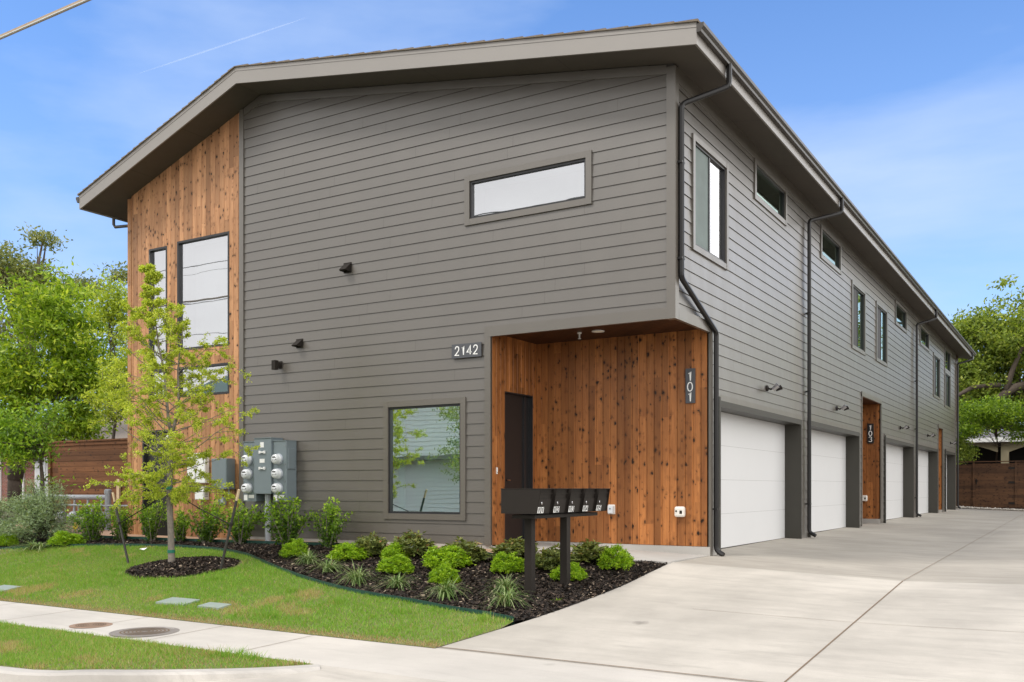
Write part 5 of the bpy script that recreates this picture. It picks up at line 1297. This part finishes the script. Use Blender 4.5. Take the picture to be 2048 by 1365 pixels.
# ================================================================== GAS METERS
T = thing('gas_meter_manifold', (-15, 1.0, 0), 'grey gas pipe manifold with small round meters left of the building', 'gas meters')
mb = MB(); mb.tube([(-17.2, 1, .815), (-14.05, 1, .815)], .058, 12); mb.tube([(-14.02, 1, -.02), (-14.02, 1, .93)], .070, 12); mb.lathe((-14.02, 1, .90), [(.082, 0), (.082, .08), (.05, .1)], 12); mb.build('main_pipe', m_galv, T, smooth=False)
mb = MB(); mb.tube([(-16.2, .95, .62), (-15.2, .95, .63), (-14.6, .95, .62), (-12.0, .95, .64)], .022, 8); mb.build('service_pipe', m_galv, T)
for k in range(5):
    x = -16.25+k*.50
    mb = MB(); mb.tube([(x, 1, .76), (x, .98, .48)], .028, 8); mb.tube([(x+.20, .96, .62), (x+.20, .96, .46)], .02, 8); mb.build('drop_pipe', m_galv, T)
    mb = MB(); mb.lathe((x+.10, .92, .14), [(.10, 0), (.135, .04), (.145, .15), (.145, .17), (.135, .18), (.13, .28), (.09, .33), (.04, .35)], 14); mo = mb.build('gas_meter', m_galv, T, smooth=False)
    mb = MB(); mb.box(x+.03, .765, .29, x+.17, .785, .36); mb.build('meter_face', m_offw, mo)
    mb = MB(); mb.lathe((x-.08, .90, .36), [(.07, 0), (.07, .02), (.03, .05)], 10, 'Y'); mb.build('regulator', m_galv, mo)
mb = MB(); mb.box(-13.0, .85, .25, -12.75, 1.0, .55); mb.build('junction_box', m_galv, T)
FX, FY = -12.66, -.72
T = thing('marker_flag', (FX, FY, g1(FX, FY)), 'small yellow utility flag on a wire among the left shrubs', 'flag')
mb = MB(); mb.tube([(FX, FY, -.06), (FX, FY, .33)], .004, 5); mb.build('flag_wire', m_galv, T)
m_yel = plain('flag_yellow', (.80, .55, .01), .5)
mb = MB()
for e_ in (0, .006): mb.mesh([(FX-.08, FY-.01+e_, .23), (FX+.02, FY+e_, .14), (FX+.08, FY+.01+e_, .26), (FX-.01, FY-.005+e_, .34)], [(0, 1, 2, 3)])
mb.build('flag_sheet', m_yel, T)

# ================================================================== LIDS AND COVERS
for (x, y, w, h, an), l in zip(lids, ('larger pale green utility lid set in the lawn', 'smaller pale green utility lid right of the larger one', 'pale green utility lid at the left edge of the lawn')):
    mb = MB(); z = g1(x, y); ca, sa = math.cos(an*.0), math.sin(0); tl = -.10
    V = []
    for sx, sy in ((-1, -1), (1, -1), (1, 1), (-1, 1)):
        px, py = x+sx*w/2, y+sy*h/2; V.append((px, py, g1(px, py)+.035))
    V2 = [(a_, b_, c-.05) for a_, b_, c in V]; mb.mesh(V+V2, [(0,1,2,3),(4,7,6,5),(0,4,5,1),(1,5,6,2),(2,6,7,3),(3,7,4,0)])
    o = mb.build('utility_lid', m_lid, org=(x, y, z), bevel=.005); tag(o, l, 'utility lid', 'pale green lids in the lawn')
for (x, y, r_, mt, l) in ((-5.02, -5.60, .235, m_rust, 'small rust-brown round cover in the sidewalk'), (-4.05, -5.60, .37, m_iron, 'large dark grey round manhole cover in the sidewalk')):
    z = g1(x, y)+.006; T = thing('manhole_cover', (x, y, z), l, 'manhole cover')
    mb = MB(); mb.lathe((x, y, z), [(r_, 0), (r_, .004), (r_*.94, .005), (r_*.93, .003), (r_*.80, .003)], 40); mb.lathe((x, y, z), [(r_*.8, .0), (r_*.8, .004)], 40); mb.build('frame_ring', mt, T)
    mb = MB()
    for k in range(1, 7): 
        q = r_*.78*k/7
        V = []; F = []
        for j in range(36):
            for rad in (q, q+r_*.045): V.append((x+rad*math.cos(j*math.pi/18), y+rad*math.sin(j*math.pi/18), z+.0075))
        F = [(2*j, 2*j+1, (2*j+3) % 72, (2*j+2) % 72) for j in range(36)]; mb.mesh(V, F)
    mb.build('raised_ribs', m_joint, T)
for x, y, w_ in ((-9.6, -1.5, .10),):
    mb = MB(); z = g1(x, y); mb.mesh([(x, y, z+.07), (x+w_, y+.02, z+.05), (x+w_*1.3, y+.07, z+.09), (x+.03, y+.08, z+.08)], [(0, 1, 2, 3)]); o = mb.build('paper_scrap', m_white, org=(x, y, z)); tag(o, 'white scrap of plastic on the lawn by the edging', 'litter')

# ================================================================== NEIGHBOUR HOUSES
T = thing('brick_house', (-30, 14, 0), 'red brick house with white trim behind the left trees', 'house')
HX0, HX1, HY = -40, -21.5, 12.0
mb = MB(); mb.box(HX0, HY, 0, HX1, HY+9, 3.0); mb.build('wall', m_brick, T)
mb = MB(); mb.mesh([(HX0-.6, HY-.8, 2.95), (HX1+.6, HY-.8, 2.95), (HX1+.6, HY+9.8, 2.95), (HX0-.6, HY+9.8, 2.95), (HX0+2, HY+4.5, 4.7), (HX1-2, HY+4.5, 4.7)], [(0,1,5,4),(1,2,5),(2,3,4,5),(3,0,4),(0,3,2,1)]); mb.build('roof', m_shing, T)
for x in (-38.2, -36.4, -34.6, -32.8, -30.0, -27.0, -24.0):
    mb = MB(); mb.box(x, HY-.06, .4, x+.95, HY+.02, 2.35); w_ = mb.build('window', m_white, T)
    mb = MB(); mb.box(x+.10, HY-.09, .5, x+.45, HY-.061, 2.25); mb.box(x+.50, HY-.09, .5, x+.85, HY-.061, 2.25); mb.build('pane', m_mgl, w_)
T = thing('porch_house', (4, 46, 0), 'low house with white eave and arched dark porch behind the rear fence', 'house')
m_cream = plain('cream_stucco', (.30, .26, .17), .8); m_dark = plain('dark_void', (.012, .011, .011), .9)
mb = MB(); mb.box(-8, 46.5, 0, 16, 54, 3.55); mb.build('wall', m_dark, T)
mb = MB(); mb.mesh([(-9, 44.0, 3.72), (17, 44.0, 3.72), (17, 55, 3.72), (-9, 55, 3.72), (-5, 49.5, 4.35), (13, 49.5, 4.35)], [(0,1,5,4),(1,2,5),(2,3,4,5),(3,0,4),(0,3,2,1)]); mb.build('roof', plain('roof_grey', (.16, .15, .15), .9, var=.3, scale=6), T)
mb = MB(); mb.box(-9, 43.96, 3.5, 17, 44.04, 3.74); mb.build('fascia', m_white, T)
mb = MB()
for x0 in (-2.6, 1.1, 4.8):
    n = 14; V = []
    for k in range(n+1):
        t = k/n; x = x0+.25+3.2*t; V += [(x, 44.3, 3.5), (x, 44.3, 2.95+.42*math.sin(math.pi*t)), (x, 44.55, 2.95+.42*math.sin(math.pi*t))]
    for k in range(n): a_ = 3*k; mb.mesh([V[a_], V[a_+3], V[a_+4], V[a_+1], V[a_+2], V[a_+5]], [(0,1,2,3),(3,2,5,4)])
    mb.box(x0-.1, 44.28, 0, x0+.27, 44.6, 3.5)
mb.build('arch', m_cream, T)
# house and trees on the far side of the street and to the right: they are what the windows reflect
T = thing('opposite_house', (-24, -24, -.6), 'pale two-storey lap-sided house across the street, seen in the window reflections', 'house')
m_pale = plain('pale_siding', (.90, .84, .74), .6, var=.04); mb = MB()
z = -.7; h0, h1 = -40, -9
while z < 6.2: mb.mesh([(h0, -23.97, z), (h1, -23.97, z), (h1, -24.0, z+.2), (h0, -24.0, z+.2), (h0, -24.02, z), (h1, -24.02, z)], [(0, 3, 2, 1), (0, 1, 5, 4)]); z += .2
mb.box(h0, -32, -.7, h1, -24.03, 6.2); mb.build('wall', m_pale, T)
mb = MB(); mb.mesh([(h0-.5, -23.3, 6.2), (h1+.5, -23.3, 6.2), (h1+.5, -33, 6.2), (h0-.5, -33, 6.2), (h0-.5, -28, 8.0), (h1+.5, -28, 8.0)], [(0,1,5,4),(3,4,5,2),(0,4,3),(1,2,5),(0,3,2,1)]); mb.build('roof', plain('green_roof', (.03, .10, .085), .6), T)
mb = MB(); mb.box(h0, -23.96, 2.35, h1+.2, -22.9, 2.55); mb.build('porch_roof', m_shing, T)
p = Vector((-12.1, -12.5, -.7))
big_tree('street_tree', p, 1.6, [(-12.2, -12.5, 1.9, 1.0, 1.0, 1.0, .8), (-11.8, -12.5, 3.5, 1.1, 1.1, 1.3, 1)], m_lf_oak, m_barkd, 'leafy tree across the street, mirrored in the lower window', .10, 200, 26, 81, tr=.05, spread=.12, holes=.6)
NT = [(21, 12, 8, 3.2, 'nearest tree beyond the right side of the driveway'), (20, 27, 8, 3.4, 'second tree beyond the right side of the driveway'), (9.5, 42, 12, 3.0, 'third tree beyond the right side of the driveway, by the rear fence'), (11, 52, 16, 4.0, 'tall tree far beyond the rear fence on the right'), (17, 66, 18, 5.0, 'tallest and farthest tree on the right')]
for i, (x, y, h, r_, l) in enumerate(NT):
    big_tree('neighbour_tree', (x, y, -.1), h*.25, [(x, y, h*.62, r_, r_, h*.36, 1)], m_lf_oak, m_barkd, l, .34, int(170*r_), 26, 90+i, tr=.2, spread=.45, group='trees right of the driveway')

# ================================================================== OVERHEAD CABLES
def cable(y, z0, r, mat, label, sag=.5):
    pts = []
    for k in range(41):
        x = -60+120*k/40; pts.append((x, y, z0-sag+sag*((x)/60.)**2))
    mb = MB(); mb.tube(pts, r, 6); o = mb.build('overhead_cable', mat, org=(0, y, z0)); return tag(o, label, 'cable', 'overhead cables along the street')
cable(-6.00, 6.93, .026, m_cable_t, 'thick tan overhead cable bundle across the upper left sky')
cable(-6.06, 6.875, .010, m_cable_w, 'thin pale cable just below the thick tan bundle')
for z_, r_, l in ((10.9, .016, 'topmost black cable'), (10.55, .007, 'thin second cable from the top'), (9.3, .012, 'middle black cable'), (7.9, .012, 'lowest black cable')):
    cable(-15.0, z_, r_, m_black, l+' across the street, mirrored in the upper windows', .35)
# contrail
m_con = M('contrail_mat'); m_con.t.nodes.remove(m_con.b)
em = m_con.n('ShaderNodeBsdfDiffuse'); em.inputs[0].default_value = (.9, .92, .95, 1); trn = m_con.n('ShaderNodeBsdfTransparent'); mxs = m_con.n('ShaderNodeMixShader'); mxs.inputs[0].default_value = .05
m_con.l(trn.outputs[0], mxs.inputs[1]); m_con.l(em.outputs[0], mxs.inputs[2]); m_con.l(mxs.outputs[0], m_con.o.inputs[0])
mb = MB(); a_, b_ = at(270, 150, 6000), at(612, 36, 6000); mb.tube([a_.lerp(b_, k/8) for k in range(9)], [.4, 2.2, 3.5, 4.2, 4.6, 4.6, 4.2, 3.2, .8], 8)
o = mb.build('contrail', m_con.m, org=tuple(a_)); tag(o, 'faint thin contrail in the blue sky above the left roof', 'contrail', kind='stuff')
